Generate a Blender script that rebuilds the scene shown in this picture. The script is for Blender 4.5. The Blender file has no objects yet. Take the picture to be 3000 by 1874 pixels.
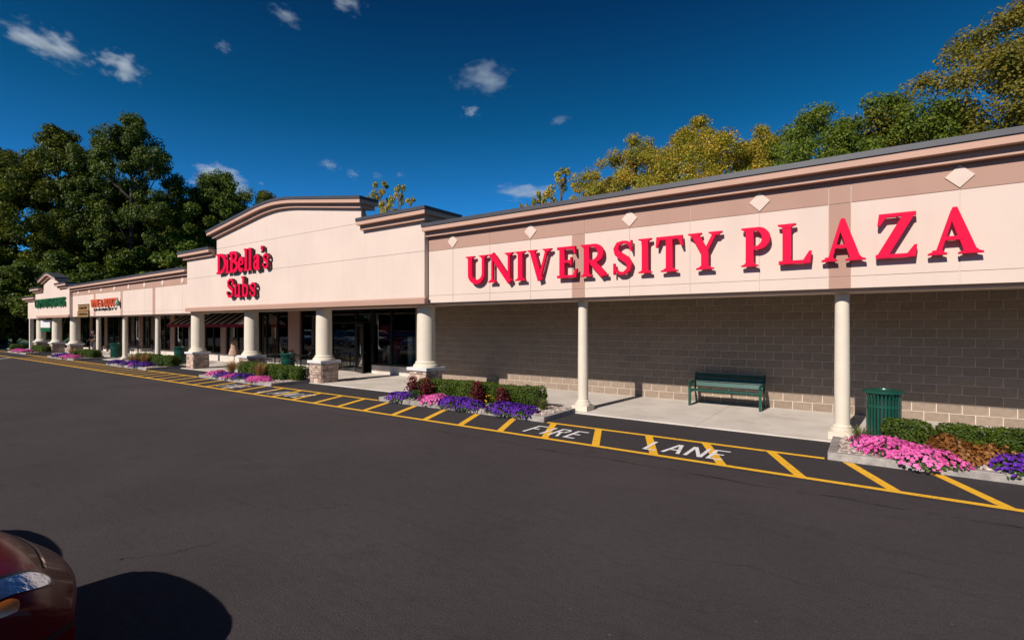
import bpy, bmesh, math, random
import numpy as np
from mathutils import Vector, Matrix
R = math.radians
random.seed(7)
scene = bpy.context.scene
col = scene.collection

# ------------------------------------------------------------------ camera, sky, sun, exposure
cam_d = bpy.data.cameras.new('camera')
cam = bpy.data.objects.new('camera', cam_d); col.objects.link(cam)
cam.location = (0, 0, 2.15)
cam.rotation_euler = (R(90), 0, R(35.33))
cam_d.sensor_width = 36.0
cam_d.lens = 17.76
cam_d.shift_y = 0.005
cam_d.clip_start = 0.05
cam_d.clip_end = 6000
scene.camera = cam

SUN_TRAVEL = Vector((0.08, 1.0, -0.675)).normalized()
world = bpy.data.worlds.new('World'); scene.world = world
world.use_nodes = True
wn = world.node_tree.nodes; wl = world.node_tree.links
wn.clear()
w_out = wn.new('ShaderNodeOutputWorld'); w_bg = wn.new('ShaderNodeBackground')
w_sky = wn.new('ShaderNodeTexSky'); w_sky.sky_type = 'NISHITA'
w_sky.sun_disc = False
w_sky.sun_elevation = math.asin(-SUN_TRAVEL.z)
w_sky.sun_rotation = math.atan2(-SUN_TRAVEL.x, -SUN_TRAVEL.y)
w_sky.altitude = 150; w_sky.air_density = 0.5; w_sky.dust_density = 0.0; w_sky.ozone_density = 0.0
w_t = wn.new('ShaderNodeMix'); w_t.data_type = 'RGBA'; w_t.blend_type = 'MULTIPLY'; w_t.inputs[0].default_value = 1.0
# a polarising filter's deep blue, the same all round the compass and paler towards the horizon
w_tc = wn.new('ShaderNodeTexCoord'); w_sp = wn.new('ShaderNodeSeparateXYZ'); w_r = wn.new('ShaderNodeValToRGB')
wl.new(w_tc.outputs['Generated'], w_sp.inputs[0]); wl.new(w_sp.outputs[2], w_r.inputs[0])
w_e = w_r.color_ramp.elements
while len(w_e) < 5: w_e.new(0.5)
for i_, (p_, c_) in enumerate([(0.0, (0.35, 1.45, 2.1)), (0.23, (0.20, 1.35, 2.15)), (0.36, (0.06, 0.95, 1.40)), (0.53, (0.035, 0.51, 0.95)), (1.0, (0.03, 0.40, 0.80))]):
    w_e[i_].position = p_; w_e[i_].color = (*c_, 1)
wl.new(w_r.outputs[0], w_t.inputs[7])
wl.new(w_sky.outputs[0], w_t.inputs[6]); wl.new(w_t.outputs[2], w_bg.inputs['Color'])
w_bg.inputs['Strength'].default_value = 0.05
wl.new(w_bg.outputs[0], w_out.inputs[0])
sun_d = bpy.data.lights.new('sun', 'SUN'); sun_d.energy = 4.2; sun_d.angle = R(0.5); sun_d.color = (1.0, 0.93, 0.86)
sun = bpy.data.objects.new('sun', sun_d); col.objects.link(sun)
sun.rotation_euler = SUN_TRAVEL.to_track_quat('-Z', 'Y').to_euler(); sun.location = (0, -30, 40)
scene.view_settings.view_transform = 'Standard'; scene.view_settings.look = 'None'
scene.view_settings.exposure = 0.36; scene.view_settings.gamma = 1.0
scene.view_settings.use_curve_mapping = False
scene.render.engine = 'CYCLES'
scene.cycles.use_denoising = True
scene.cycles.max_bounces = 8; scene.cycles.diffuse_bounces = 2; scene.cycles.transparent_max_bounces = 16; scene.cycles.volume_bounces = 2
scene.cycles.sample_clamp_indirect = 6.0

# ------------------------------------------------------------------ materials
def mat(name, c, rough=0.7, var=0.12, scale=3.0, bump=0.0, bscale=40.0, metal=0.0, spec=0.4, coat=0.0,
        objvar=0.0, fine=0.0, island=0.0):
    m = bpy.data.materials.new(name); m.use_nodes = True
    n = m.node_tree.nodes; l = m.node_tree.links
    b = n['Principled BSDF']
    b.inputs['Roughness'].default_value = rough; b.inputs['Metallic'].default_value = metal
    b.inputs['Specular IOR Level'].default_value = spec
    b.inputs['Coat Weight'].default_value = coat; b.inputs['Coat Roughness'].default_value = 0.05
    tc = n.new('ShaderNodeTexCoord')
    val = None
    def addv(sock, amount):
        nonlocal val
        mp = n.new('ShaderNodeMapRange'); mp.inputs[3].default_value = 1 - amount; mp.inputs[4].default_value = 1 + amount
        l.new(sock, mp.inputs[0])
        if val is None: val = mp.outputs[0]
        else:
            mu = n.new('ShaderNodeMath'); mu.operation = 'MULTIPLY'; l.new(val, mu.inputs[0]); l.new(mp.outputs[0], mu.inputs[1]); val = mu.outputs[0]
    if var:
        t = n.new('ShaderNodeTexNoise'); t.inputs['Scale'].default_value = scale; t.inputs['Detail'].default_value = 6
        l.new(tc.outputs['Object'], t.inputs['Vector'])
        mr = n.new('ShaderNodeMapRange'); mr.inputs[1].default_value = 0.3; mr.inputs[2].default_value = 0.7; l.new(t.outputs[0], mr.inputs[0])
        addv(mr.outputs[0], var)
    if fine:
        t = n.new('ShaderNodeTexNoise'); t.inputs['Scale'].default_value = bscale; t.inputs['Detail'].default_value = 3
        l.new(tc.outputs['Object'], t.inputs['Vector'])
        mr = n.new('ShaderNodeMapRange'); mr.inputs[1].default_value = 0.3; mr.inputs[2].default_value = 0.7; l.new(t.outputs[0], mr.inputs[0])
        addv(mr.outputs[0], fine)
    if objvar:
        oi = n.new('ShaderNodeObjectInfo'); addv(oi.outputs['Random'], objvar)
    if island:
        ge = n.new('ShaderNodeNewGeometry'); addv(ge.outputs['Random Per Island'], island)
    rgb = n.new('ShaderNodeRGB'); rgb.outputs[0].default_value = (*c, 1)
    if val is not None:
        mx = n.new('ShaderNodeMix'); mx.data_type = 'RGBA'; mx.blend_type = 'MULTIPLY'; mx.inputs[0].default_value = 1
        cmb = n.new('ShaderNodeCombineColor')
        for i in range(3): l.new(val, cmb.inputs[i])
        l.new(rgb.outputs[0], mx.inputs[6]); l.new(cmb.outputs[0], mx.inputs[7]); l.new(mx.outputs[2], b.inputs['Base Color'])
    else:
        l.new(rgb.outputs[0], b.inputs['Base Color'])
    if bump:
        t = n.new('ShaderNodeTexNoise'); t.inputs['Scale'].default_value = bscale; t.inputs['Detail'].default_value = 4
        l.new(tc.outputs['Object'], t.inputs['Vector'])
        bp = n.new('ShaderNodeBump'); bp.inputs['Strength'].default_value = bump; bp.inputs['Distance'].default_value = 0.01
        l.new(t.outputs[0], bp.inputs['Height']); l.new(bp.outputs[0], b.inputs['Normal'])
    return m

def leaf_mat(name, cols, trans=0.25, objvar=0.12):
    m = bpy.data.materials.new(name); m.use_nodes = True
    n = m.node_tree.nodes; l = m.node_tree.links
    b = n['Principled BSDF']; b.inputs['Roughness'].default_value = 0.55; b.inputs['Specular IOR Level'].default_value = 0.25
    ge = n.new('ShaderNodeNewGeometry')
    tc = n.new('ShaderNodeTexCoord'); t = n.new('ShaderNodeTexNoise'); t.inputs['Scale'].default_value = 0.9; t.inputs['Detail'].default_value = 3
    l.new(tc.outputs['Object'], t.inputs['Vector'])
    ad = n.new('ShaderNodeMath'); ad.operation = 'MULTIPLY_ADD'; l.new(ge.outputs['Random Per Island'], ad.inputs[0]); ad.inputs[1].default_value = 0.45
    mr = n.new('ShaderNodeMapRange'); mr.inputs[1].default_value = 0.3; mr.inputs[2].default_value = 0.7; mr.inputs[3].default_value = 0; mr.inputs[4].default_value = 0.55
    l.new(t.outputs[0], mr.inputs[0]); l.new(mr.outputs[0], ad.inputs[2])
    cr = n.new('ShaderNodeValToRGB'); e = cr.color_ramp.elements
    while len(e) < len(cols): e.new(0.5)
    for i, c in enumerate(cols):
        e[i].position = i / max(1, len(cols) - 1); e[i].color = (*c, 1)
    l.new(ad.outputs[0], cr.inputs[0])
    oi = n.new('ShaderNodeObjectInfo'); mp = n.new('ShaderNodeMapRange'); mp.inputs[3].default_value = 1 - objvar; mp.inputs[4].default_value = 1 + objvar
    l.new(oi.outputs['Random'], mp.inputs[0])
    hs = n.new('ShaderNodeHueSaturation'); l.new(mp.outputs[0], hs.inputs['Value']); l.new(cr.outputs[0], hs.inputs['Color'])
    l.new(hs.outputs[0], b.inputs['Base Color'])
    tr = n.new('ShaderNodeBsdfTranslucent'); l.new(hs.outputs[0], tr.inputs[0])
    mx = n.new('ShaderNodeMixShader'); mx.inputs[0].default_value = trans
    l.new(b.outputs[0], mx.inputs[1]); l.new(tr.outputs[0], mx.inputs[2]); l.new(mx.outputs[0], n['Material Output'].inputs[0])
    return m

def glass_mat(name, tint=(0.75, 0.78, 0.76), base=0.11):
    m = bpy.data.materials.new(name); m.use_nodes = True
    n = m.node_tree.nodes; l = m.node_tree.links; n.remove(n['Principled BSDF'])
    lw = n.new('ShaderNodeLayerWeight'); lw.inputs[0].default_value = 0.5
    pw = n.new('ShaderNodeMath'); pw.operation = 'POWER'; pw.inputs[1].default_value = 4.0; l.new(lw.outputs['Facing'], pw.inputs[0])
    ma = n.new('ShaderNodeMath'); ma.operation = 'MULTIPLY_ADD'; ma.inputs[1].default_value = 0.85; ma.inputs[2].default_value = base; l.new(pw.outputs[0], ma.inputs[0])
    tr = n.new('ShaderNodeBsdfTransparent'); tr.inputs[0].default_value = (*tint, 1)
    gl = n.new('ShaderNodeBsdfGlossy'); gl.inputs['Roughness'].default_value = 0.015
    mx = n.new('ShaderNodeMixShader'); l.new(ma.outputs[0], mx.inputs[0]); l.new(tr.outputs[0], mx.inputs[1]); l.new(gl.outputs[0], mx.inputs[2])
    l.new(mx.outputs[0], n['Material Output'].inputs[0])
    return m

def asphalt_mat(name, c, seam=False):
    m = mat(name, c, rough=0.9, var=0.13, scale=0.55, bump=0.6, bscale=70, fine=0.3, spec=0.2)
    n = m.node_tree.nodes; l = m.node_tree.links; b = n['Principled BSDF']
    tc = n.new('ShaderNodeTexCoord')
    src = b.inputs['Base Color'].links[0].from_socket
    def darken(src, mask_sock, amount, light=False):
        mx = n.new('ShaderNodeMix'); mx.data_type = 'RGBA'; mx.blend_type = 'MULTIPLY'
        k = n.new('ShaderNodeMath'); k.operation = 'MULTIPLY'; k.inputs[1].default_value = amount; l.new(mask_sock, k.inputs[0])
        l.new(k.outputs[0], mx.inputs[0]); l.new(src, mx.inputs[6]); mx.inputs[7].default_value = (2.2, 2.1, 2.1, 1) if light else (0.25, 0.22, 0.24, 1)
        return mx.outputs[2]
    # scuffs: long thin streaks along the driving direction
    mp = n.new('ShaderNodeMapping'); mp.inputs['Scale'].default_value = (0.6, 3.2, 1); mp.inputs['Rotation'].default_value = (0, 0, R(12))
    l.new(tc.outputs['Object'], mp.inputs[0])
    t = n.new('ShaderNodeTexNoise'); t.inputs['Scale'].default_value = 2.2; t.inputs['Detail'].default_value = 8; l.new(mp.outputs[0], t.inputs['Vector'])
    mr = n.new('ShaderNodeMapRange'); mr.inputs[1].default_value = 0.56; mr.inputs[2].default_value = 0.75; l.new(t.outputs[0], mr.inputs[0])
    src = darken(src, mr.outputs[0], 0.22)
    mp = n.new('ShaderNodeMapping'); mp.inputs['Scale'].default_value = (9, 16, 1); l.new(tc.outputs['Object'], mp.inputs[0])
    t = n.new('ShaderNodeTexNoise'); t.inputs['Scale'].default_value = 1.0; t.inputs['Detail'].default_value = 6; l.new(mp.outputs[0], t.inputs['Vector'])
    mr = n.new('ShaderNodeMapRange'); mr.inputs[1].default_value = 0.42; mr.inputs[2].default_value = 0.7; l.new(t.outputs[0], mr.inputs[0])
    src = darken(src, mr.outputs[0], 0.16)
    # pale chips
    v = n.new('ShaderNodeTexVoronoi'); v.inputs['Scale'].default_value = 2.3; l.new(tc.outputs['Object'], v.inputs['Vector'])
    mr = n.new('ShaderNodeMapRange'); mr.inputs[1].default_value = 0.035; mr.inputs[2].default_value = 0.02; l.new(v.outputs['Distance'], mr.inputs[0])
    src = darken(src, mr.outputs[0], 0.8, True)
    # tar-dark blots
    v = n.new('ShaderNodeTexNoise'); v.inputs['Scale'].default_value = 1.1; v.inputs['Detail'].default_value = 5; l.new(tc.outputs['Object'], v.inputs['Vector'])
    mr = n.new('ShaderNodeMapRange'); mr.inputs[1].default_value = 0.62; mr.inputs[2].default_value = 0.72; l.new(v.outputs[0], mr.inputs[0])
    src = darken(src, mr.outputs[0], 0.22)
    if seam:   # ragged paving joint running along the fire lane at y = 7.5
        sx = n.new('ShaderNodeSeparateXYZ'); l.new(tc.outputs['Object'], sx.inputs[0])
        w1 = n.new('ShaderNodeTexNoise'); w1.inputs['Scale'].default_value = 1.3; w1.inputs['Detail'].default_value = 8; l.new(tc.outputs['Object'], w1.inputs['Vector'])
        a = n.new('ShaderNodeMath'); a.operation = 'MULTIPLY_ADD'; a.inputs[1].default_value = 0.35; l.new(w1.outputs[0], a.inputs[0]); l.new(sx.outputs[1], a.inputs[2])
        s = n.new('ShaderNodeMath'); s.operation = 'SUBTRACT'; s.inputs[1].default_value = 7.66; l.new(a.outputs[0], s.inputs[0])
        ab = n.new('ShaderNodeMath'); ab.operation = 'ABSOLUTE'; l.new(s.outputs[0], ab.inputs[0])
        mr = n.new('ShaderNodeMapRange'); mr.inputs[1].default_value = 0.035; mr.inputs[2].default_value = 0.008; l.new(ab.outputs[0], mr.inputs[0])
        w2 = n.new('ShaderNodeTexNoise'); w2.inputs['Scale'].default_value = 3; l.new(tc.outputs['Object'], w2.inputs['Vector'])
        m2 = n.new('ShaderNodeMapRange'); m2.inputs[1].default_value = 0.4; m2.inputs[2].default_value = 0.62; l.new(w2.outputs[0], m2.inputs[0])
        mm = n.new('ShaderNodeMath'); mm.operation = 'MULTIPLY'; l.new(mr.outputs[0], mm.inputs[0]); l.new(m2.outputs[0], mm.inputs[1])
        src = darken(src, mm.outputs[0], 0.85)
    l.new(src, b.inputs['Base Color'])
    return m

def paint_mat(name, c):
    m = mat(name, c, rough=0.6, var=0.06, scale=6, bump=0.4, bscale=160, fine=0.1)
    n = m.node_tree.nodes; l = m.node_tree.links; b = n['Principled BSDF']
    src = b.inputs['Base Color'].links[0].from_socket
    tc = n.new('ShaderNodeTexCoord'); t = n.new('ShaderNodeTexNoise'); t.inputs['Scale'].default_value = 14; t.inputs['Detail'].default_value = 8
    l.new(tc.outputs['Object'], t.inputs['Vector'])
    mr = n.new('ShaderNodeMapRange'); mr.inputs[1].default_value = 0.6; mr.inputs[2].default_value = 0.72; mr.inputs[4].default_value = 0.7; l.new(t.outputs[0], mr.inputs[0])
    mx = n.new('ShaderNodeMix'); mx.data_type = 'RGBA'; l.new(mr.outputs[0], mx.inputs[0]); l.new(src, mx.inputs[6]); mx.inputs[7].default_value = (0.06, 0.05, 0.05, 1)
    l.new(mx.outputs[2], b.inputs['Base Color'])
    return m

def concrete_mat(name, c):
    m = mat(name, c, rough=0.9, var=0.12, scale=1.1, bump=0.3, bscale=120, fine=0.08, objvar=0.04, spec=0.2)
    n = m.node_tree.nodes; l = m.node_tree.links; b = n['Principled BSDF']
    src = b.inputs['Base Color'].links[0].from_socket
    tc = n.new('ShaderNodeTexCoord'); t = n.new('ShaderNodeTexNoise'); t.inputs['Scale'].default_value = 0.8; t.inputs['Detail'].default_value = 9; t.inputs['Roughness'].default_value = 0.65
    l.new(tc.outputs['Object'], t.inputs['Vector'])
    mr = n.new('ShaderNodeMapRange'); mr.inputs[1].default_value = 0.52; mr.inputs[2].default_value = 0.72; mr.inputs[4].default_value = 0.6; l.new(t.outputs[0], mr.inputs[0])
    mx = n.new('ShaderNodeMix'); mx.data_type = 'RGBA'; mx.blend_type = 'MULTIPLY'; l.new(mr.outputs[0], mx.inputs[0]); l.new(src, mx.inputs[6]); mx.inputs[7].default_value = (0.62, 0.57, 0.5, 1)
    l.new(mx.outputs[2], b.inputs['Base Color'])
    return m

def stucco_mat(name, c):     # painted EIFS with faint vertical streaks
    m = mat(name, c, rough=0.9, var=0.035, scale=0.9, bump=0.25, bscale=220, fine=0.02, spec=0.15)
    n = m.node_tree.nodes; l = m.node_tree.links; b = n['Principled BSDF']
    src = b.inputs['Base Color'].links[0].from_socket
    tc = n.new('ShaderNodeTexCoord'); mp = n.new('ShaderNodeMapping'); mp.inputs['Scale'].default_value = (2.5, 2.5, 0.18); l.new(tc.outputs['Object'], mp.inputs[0])
    t = n.new('ShaderNodeTexNoise'); t.inputs['Scale'].default_value = 2; t.inputs['Detail'].default_value = 7; l.new(mp.outputs[0], t.inputs['Vector'])
    mr = n.new('ShaderNodeMapRange'); mr.inputs[1].default_value = 0.5; mr.inputs[2].default_value = 0.75; mr.inputs[4].default_value = 0.16; l.new(t.outputs[0], mr.inputs[0])
    mx = n.new('ShaderNodeMix'); mx.data_type = 'RGBA'; mx.blend_type = 'MULTIPLY'; l.new(mr.outputs[0], mx.inputs[0]); l.new(src, mx.inputs[6]); mx.inputs[7].default_value = (0.85, 0.8, 0.76, 1)
    l.new(mx.outputs[2], b.inputs['Base Color'])
    return m

M = {}
M['cream'] = stucco_mat('cream_stucco', (0.655, 0.52, 0.438))
M['tan'] = stucco_mat('tan_stucco', (0.415, 0.255, 0.195))
M['pink'] = stucco_mat('cornice_stucco', (0.52, 0.325, 0.245))
M['white_col'] = mat('column_paint', (0.67, 0.585, 0.465), rough=0.6, var=0.04, scale=4, bump=0.05, bscale=60)
M['coping'] = mat('coping_metal', (0.07, 0.068, 0.075), rough=0.5, var=0.08, metal=0.3)
M['roof'] = mat('roof_membrane', (0.3, 0.3, 0.3), rough=0.9)
M['soffit'] = mat('soffit_board', (0.22, 0.18, 0.145), rough=0.9)
M['block'] = mat('block_face', (0.275, 0.21, 0.157), rough=0.95, var=0.12, scale=9, bump=0.5, bscale=90, fine=0.08, objvar=0.08, island=0.07, spec=0.15)
M['mortar'] = mat('mortar', (0.68, 0.55, 0.43), rough=0.95, bump=0.3, bscale=120, spec=0.1)
M['asphalt'] = asphalt_mat('asphalt', (0.055, 0.046, 0.0455), True)
M['asphalt_new'] = asphalt_mat('asphalt_lane', (0.046, 0.039, 0.041))
M['crack'] = mat('asphalt_crack', (0.036, 0.031, 0.031), rough=0.95, var=0.2)
M['yellow'] = paint_mat('yellow_paint', (0.86, 0.46, 0.022))
M['white_paint'] = paint_mat('white_paint', (0.78, 0.76, 0.74))
M['concrete'] = concrete_mat('concrete', (0.60, 0.53, 0.46))
M['kerb'] = mat('granite_kerb', (0.31, 0.275, 0.245), rough=0.85, var=0.3, scale=6, bump=0.4, bscale=70, fine=0.2, objvar=0.1)
M['grass'] = mat('grass', (0.05, 0.08, 0.02), rough=0.9, var=0.4, scale=0.6)
M['earth'] = mat('earth', (0.06, 0.045, 0.03), rough=0.95, var=0.3, scale=5, bump=0.6, bscale=50)
M['dark_frame'] = mat('dark_bronze_frame', (0.018, 0.015, 0.014), rough=0.35, metal=0.5, var=0.03)
M['glass'] = glass_mat('shop_glass')
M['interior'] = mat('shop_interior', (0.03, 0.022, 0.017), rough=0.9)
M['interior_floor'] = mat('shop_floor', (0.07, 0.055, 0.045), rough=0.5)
M['red'] = mat('letter_red', (0.68, 0.002, 0.045), rough=0.6, var=0.03, spec=0.12)
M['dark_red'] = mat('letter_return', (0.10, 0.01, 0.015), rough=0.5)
M['green'] = mat('powder_green', (0.007, 0.066, 0.044), rough=0.35, var=0.12, scale=8, coat=0.3)
M['sign_green'] = mat('sign_green', (0.006, 0.10, 0.035), rough=0.4)
M['bottle'] = mat('sign_bottle', (0.16, 0.28, 0.2), rough=0.4)
M['sign_red'] = mat('sign_orange_red', (0.62, 0.10, 0.035), rough=0.4)
M['black'] = mat('black_metal', (0.012, 0.012, 0.013), rough=0.4)
M['gold'] = mat('sign_gold', (0.36, 0.20, 0.07), rough=0.5)
M['brown'] = mat('sign_brown', (0.05, 0.025, 0.012), rough=0.5)
M['white'] = mat('white_plastic', (0.72, 0.72, 0.7), rough=0.4, var=0.03)
M['awn_dark'] = mat('awning_dark_stripe', (0.022, 0.012, 0.012), rough=0.9)
M['awn_tan'] = mat('awning_tan_stripe', (0.78, 0.66, 0.56), rough=0.9)
M['awn_red'] = mat('awning_valance', (0.26, 0.012, 0.03), rough=0.9)
M['stone'] = mat('ledge_stone', (0.42, 0.30, 0.235), rough=0.9, var=0.2, scale=7, bump=0.8, bscale=28, objvar=0.38, island=0.38, fine=0.1)
M['cap'] = mat('limestone_cap', (0.62, 0.60, 0.58), rough=0.8, var=0.06)
M['pebble'] = mat('river_pebble', (0.40, 0.32, 0.27), rough=0.7, island=0.65, var=0.1, scale=20)
M['bark'] = mat('bark', (0.09, 0.07, 0.055), rough=0.95, var=0.3, scale=6, bump=0.8, bscale=14)
M['boxwood'] = leaf_mat('boxwood_leaf', [(0.024, 0.050, 0.005), (0.065, 0.105, 0.009), (0.16, 0.19, 0.016)], 0.2)
M['boxwood_core'] = mat('dark_core', (0.012, 0.018, 0.006), rough=0.95)
M['pink_petal'] = leaf_mat('pink_petal', [(0.62, 0.07, 0.30), (0.78, 0.13, 0.42), (0.85, 0.28, 0.55)], 0.25, 0.05)
M['purple_petal'] = leaf_mat('purple_petal', [(0.055, 0.010, 0.20), (0.11, 0.018, 0.34), (0.20, 0.05, 0.46)], 0.2, 0.08)
M['petunia_leaf'] = leaf_mat('petunia_leaf', [(0.02, 0.05, 0.01), (0.05, 0.10, 0.02), (0.09, 0.13, 0.03)])
M['red_leaf'] = leaf_mat('burgundy_leaf', [(0.06, 0.008, 0.012), (0.15, 0.02, 0.025), (0.28, 0.07, 0.06)])
M['coleus'] = leaf_mat('bronze_leaf', [(0.10, 0.035, 0.010), (0.26, 0.10, 0.022), (0.46, 0.22, 0.07)])
M['tan_grass'] = leaf_mat('tan_grass', [(0.22, 0.12, 0.04), (0.42, 0.25, 0.09), (0.55, 0.36, 0.15)])
M['green_grass'] = leaf_mat('green_grass', [(0.06, 0.09, 0.02), (0.16, 0.18, 0.05), (0.32, 0.28, 0.10)])
M['yellow_petal'] = leaf_mat('yellow_petal', [(0.6, 0.32, 0.01), (0.8, 0.45, 0.02)])
M['autumn'] = leaf_mat('autumn_leaf', [(0.10, 0.13, 0.016), (0.26, 0.25, 0.026), (0.46, 0.34, 0.035), (0.60, 0.27, 0.03)], 0.3, 0.15)
M['olive'] = leaf_mat('olive_leaf', [(0.06, 0.075, 0.012), (0.17, 0.155, 0.018), (0.29, 0.225, 0.028), (0.38, 0.20, 0.025)], 0.35, 0.1)
M['leaf'] = leaf_mat('green_leaf', [(0.045, 0.08, 0.010), (0.12, 0.165, 0.016), (0.24, 0.25, 0.024)], 0.35, 0.1)
M['dark_leaf'] = leaf_mat('dark_leaf', [(0.018, 0.04, 0.005), (0.07, 0.105, 0.009), (0.19, 0.205, 0.016)], 0.3, 0.25)
M['dark_olive'] = leaf_mat('dark_olive_leaf', [(0.024, 0.042, 0.005), (0.085, 0.105, 0.010), (0.22, 0.21, 0.018)], 0.3, 0.2)
M['car_paint'] = mat('maroon_car_paint', (0.115, 0.003, 0.007), rough=0.25, var=0.02, coat=0.12, spec=0.08)
M['car_dark'] = mat('dark_trim', (0.01, 0.01, 0.011), rough=0.4)
M['chrome'] = mat('chrome', (0.75, 0.76, 0.8), rough=0.08, metal=1.0, var=0.0, bump=0.0)
M['lamp'] = mat('headlight_reflector', (0.36, 0.46, 0.62), rough=0.12, metal=0.9, var=0.35, scale=9, bump=1.0, bscale=16, coat=1.0)  # blue in the base colour stands in for mirrored sky
M['amber'] = mat('amber_lens', (0.62, 0.15, 0.01), rough=0.2, coat=1.0, var=0.15, scale=20)
M['tyre'] = mat('tyre_rubber', (0.014, 0.014, 0.015), rough=0.85)
M['car_grey'] = mat('silver_car_paint', (0.33, 0.35, 0.38), rough=0.3, metal=0.5, var=0.02, coat=1.0)
M['car_white'] = mat('white_car_paint', (0.7, 0.7, 0.7), rough=0.3, var=0.02, coat=1.0)
M['car_blue'] = mat('blue_car_paint', (0.02, 0.045, 0.12), rough=0.25, var=0.02, coat=1.0)
M['car_glass'] = mat('tinted_glass', (0.012, 0.014, 0.016), rough=0.03, var=0.0, spec=0.6, coat=1.0)
M['skin'] = mat('skin', (0.45, 0.25, 0.17), rough=0.6, var=0.03)
M['grey_cloth'] = mat('pale_cloth', (0.50, 0.48, 0.46), rough=0.9, var=0.08)
M['dark_cloth'] = mat('dark_cloth', (0.015, 0.013, 0.016), rough=0.9)
M['hair'] = mat('pale_hair', (0.55, 0.50, 0.42), rough=0.8)
M['dress'] = mat('print_dress', (0.42, 0.27, 0.19), rough=0.9, var=0.5, scale=14)
M['poster'] = mat('poster_orange', (0.48, 0.085, 0.035), rough=0.5, var=0.5, scale=5)
M['poster_pink'] = mat('poster_pink', (0.40, 0.03, 0.09), rough=0.5, var=0.35, scale=7)
M['teal'] = mat('poster_teal', (0.04, 0.15, 0.15), rough=0.5, var=0.3, scale=6)

# ------------------------------------------------------------------ mesh helpers
class MB:
    def __init__(s): s.v = []; s.f = []; s.m = []
    def add(s, vs, fs, mi=0):
        o = len(s.v); s.v.extend(vs); s.f.extend([tuple(i + o for i in f) for f in fs]); s.m.extend([mi] * len(fs)); return s
    def box(s, x0, x1, y0, y1, z0, z1, mi=0):
        return s.add([(x0, y0, z0), (x1, y0, z0), (x1, y1, z0), (x0, y1, z0), (x0, y0, z1), (x1, y0, z1), (x1, y1, z1), (x0, y1, z1)],
                     [(3, 2, 1, 0), (4, 5, 6, 7), (0, 1, 5, 4), (1, 2, 6, 5), (2, 3, 7, 6), (3, 0, 4, 7)], mi)
    def chbox(s, x0, x1, y0, y1, z0, z1, c=0.006, mi=0):       # box with the front edges chamfered (front = -y)
        return s.add([(x0, y1, z0), (x1, y1, z0), (x1, y1, z1), (x0, y1, z1), (x0, y0 + c, z0), (x1, y0 + c, z0), (x1, y0 + c, z1), (x0, y0 + c, z1),
                      (x0 + c, y0, z0 + c), (x1 - c, y0, z0 + c), (x1 - c, y0, z1 - c), (x0 + c, y0, z1 - c)],
                     [(0, 1, 5, 4), (1, 2, 6, 5), (2, 3, 7, 6), (3, 0, 4, 7), (4, 5, 9, 8), (5, 6, 10, 9), (6, 7, 11, 10), (7, 4, 8, 11), (8, 9, 10, 11), (3, 2, 1, 0)], mi)
    def prism(s, poly, y0, y1, mi=0):                           # poly in (x, z), extruded along y
        n = len(poly)
        vs = [(x, y0, z) for x, z in poly] + [(x, y1, z) for x, z in poly]
        return s.add(vs, [tuple(range(n)), tuple(range(2 * n - 1, n - 1, -1))] + [(i, i + n, (i + 1) % n + n, (i + 1) % n) for i in range(n)], mi)
    def sheet(s, poly, z, mi=0):
        return s.add([(x, y, z) for x, y in poly], [tuple(range(len(poly)))], mi)
    def lathe(s, prof, cx, cy, n=24, mi=0):
        vs = []; fs = []
        for r, z in prof:
            for i in range(n):
                a = 2 * math.pi * i / n; vs.append((cx + r * math.cos(a), cy + r * math.sin(a), z))
        for k in range(len(prof) - 1):
            for i in range(n):
                j = (i + 1) % n; fs.append((k * n + i, k * n + j, (k + 1) * n + j, (k + 1) * n + i))
        fs.append(tuple(range(n - 1, -1, -1))); fs.append(tuple((len(prof) - 1) * n + i for i in range(n)))
        return s.add(vs, fs, mi)
    def tube(s, path, r, n=8, mi=0):
        rs = r if isinstance(r, (list, tuple)) else [r] * len(path)
        vs = []; fs = []; P = [Vector(p) for p in path]
        for k, p in enumerate(P):
            d = (P[min(k + 1, len(P) - 1)] - P[max(k - 1, 0)]).normalized()
            u = d.cross(Vector((0, 0, 1)));
            if u.length < 0.05: u = d.cross(Vector((1, 0, 0)))
            u.normalize(); w = d.cross(u)
            for i in range(n):
                a = 2 * math.pi * i / n; vs.append(tuple(p + (u * math.cos(a) + w * math.sin(a)) * rs[k]))
        for k in range(len(P) - 1):
            for i in range(n):
                j = (i + 1) % n; fs.append((k * n + i, k * n + j, (k + 1) * n + j, (k + 1) * n + i))
        fs.append(tuple(range(n - 1, -1, -1))); fs.append(tuple((len(P) - 1) * n + i for i in range(n)))
        return s.add(vs, fs, mi)
    def mesh(s, name, mats, off=(0, 0, 0), smooth=None, fix=True):
        me = bpy.data.meshes.new(name)
        ox, oy, oz = off
        me.from_pydata([(x - ox, y - oy, z - oz) for x, y, z in s.v], [], s.f)
        for m in (mats if isinstance(mats, (list, tuple)) else [mats]): me.materials.append(m)
        if any(s.m): me.polygons.foreach_set('material_index', s.m)
        if fix:
            bm = bmesh.new(); bm.from_mesh(me); bmesh.ops.recalc_face_normals(bm, faces=bm.faces); bm.to_mesh(me); bm.free()
        if smooth is not None:
            me.polygons.foreach_set('use_smooth', [True] * len(me.polygons)); me.set_sharp_from_angle(angle=R(smooth))
        return me

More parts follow.
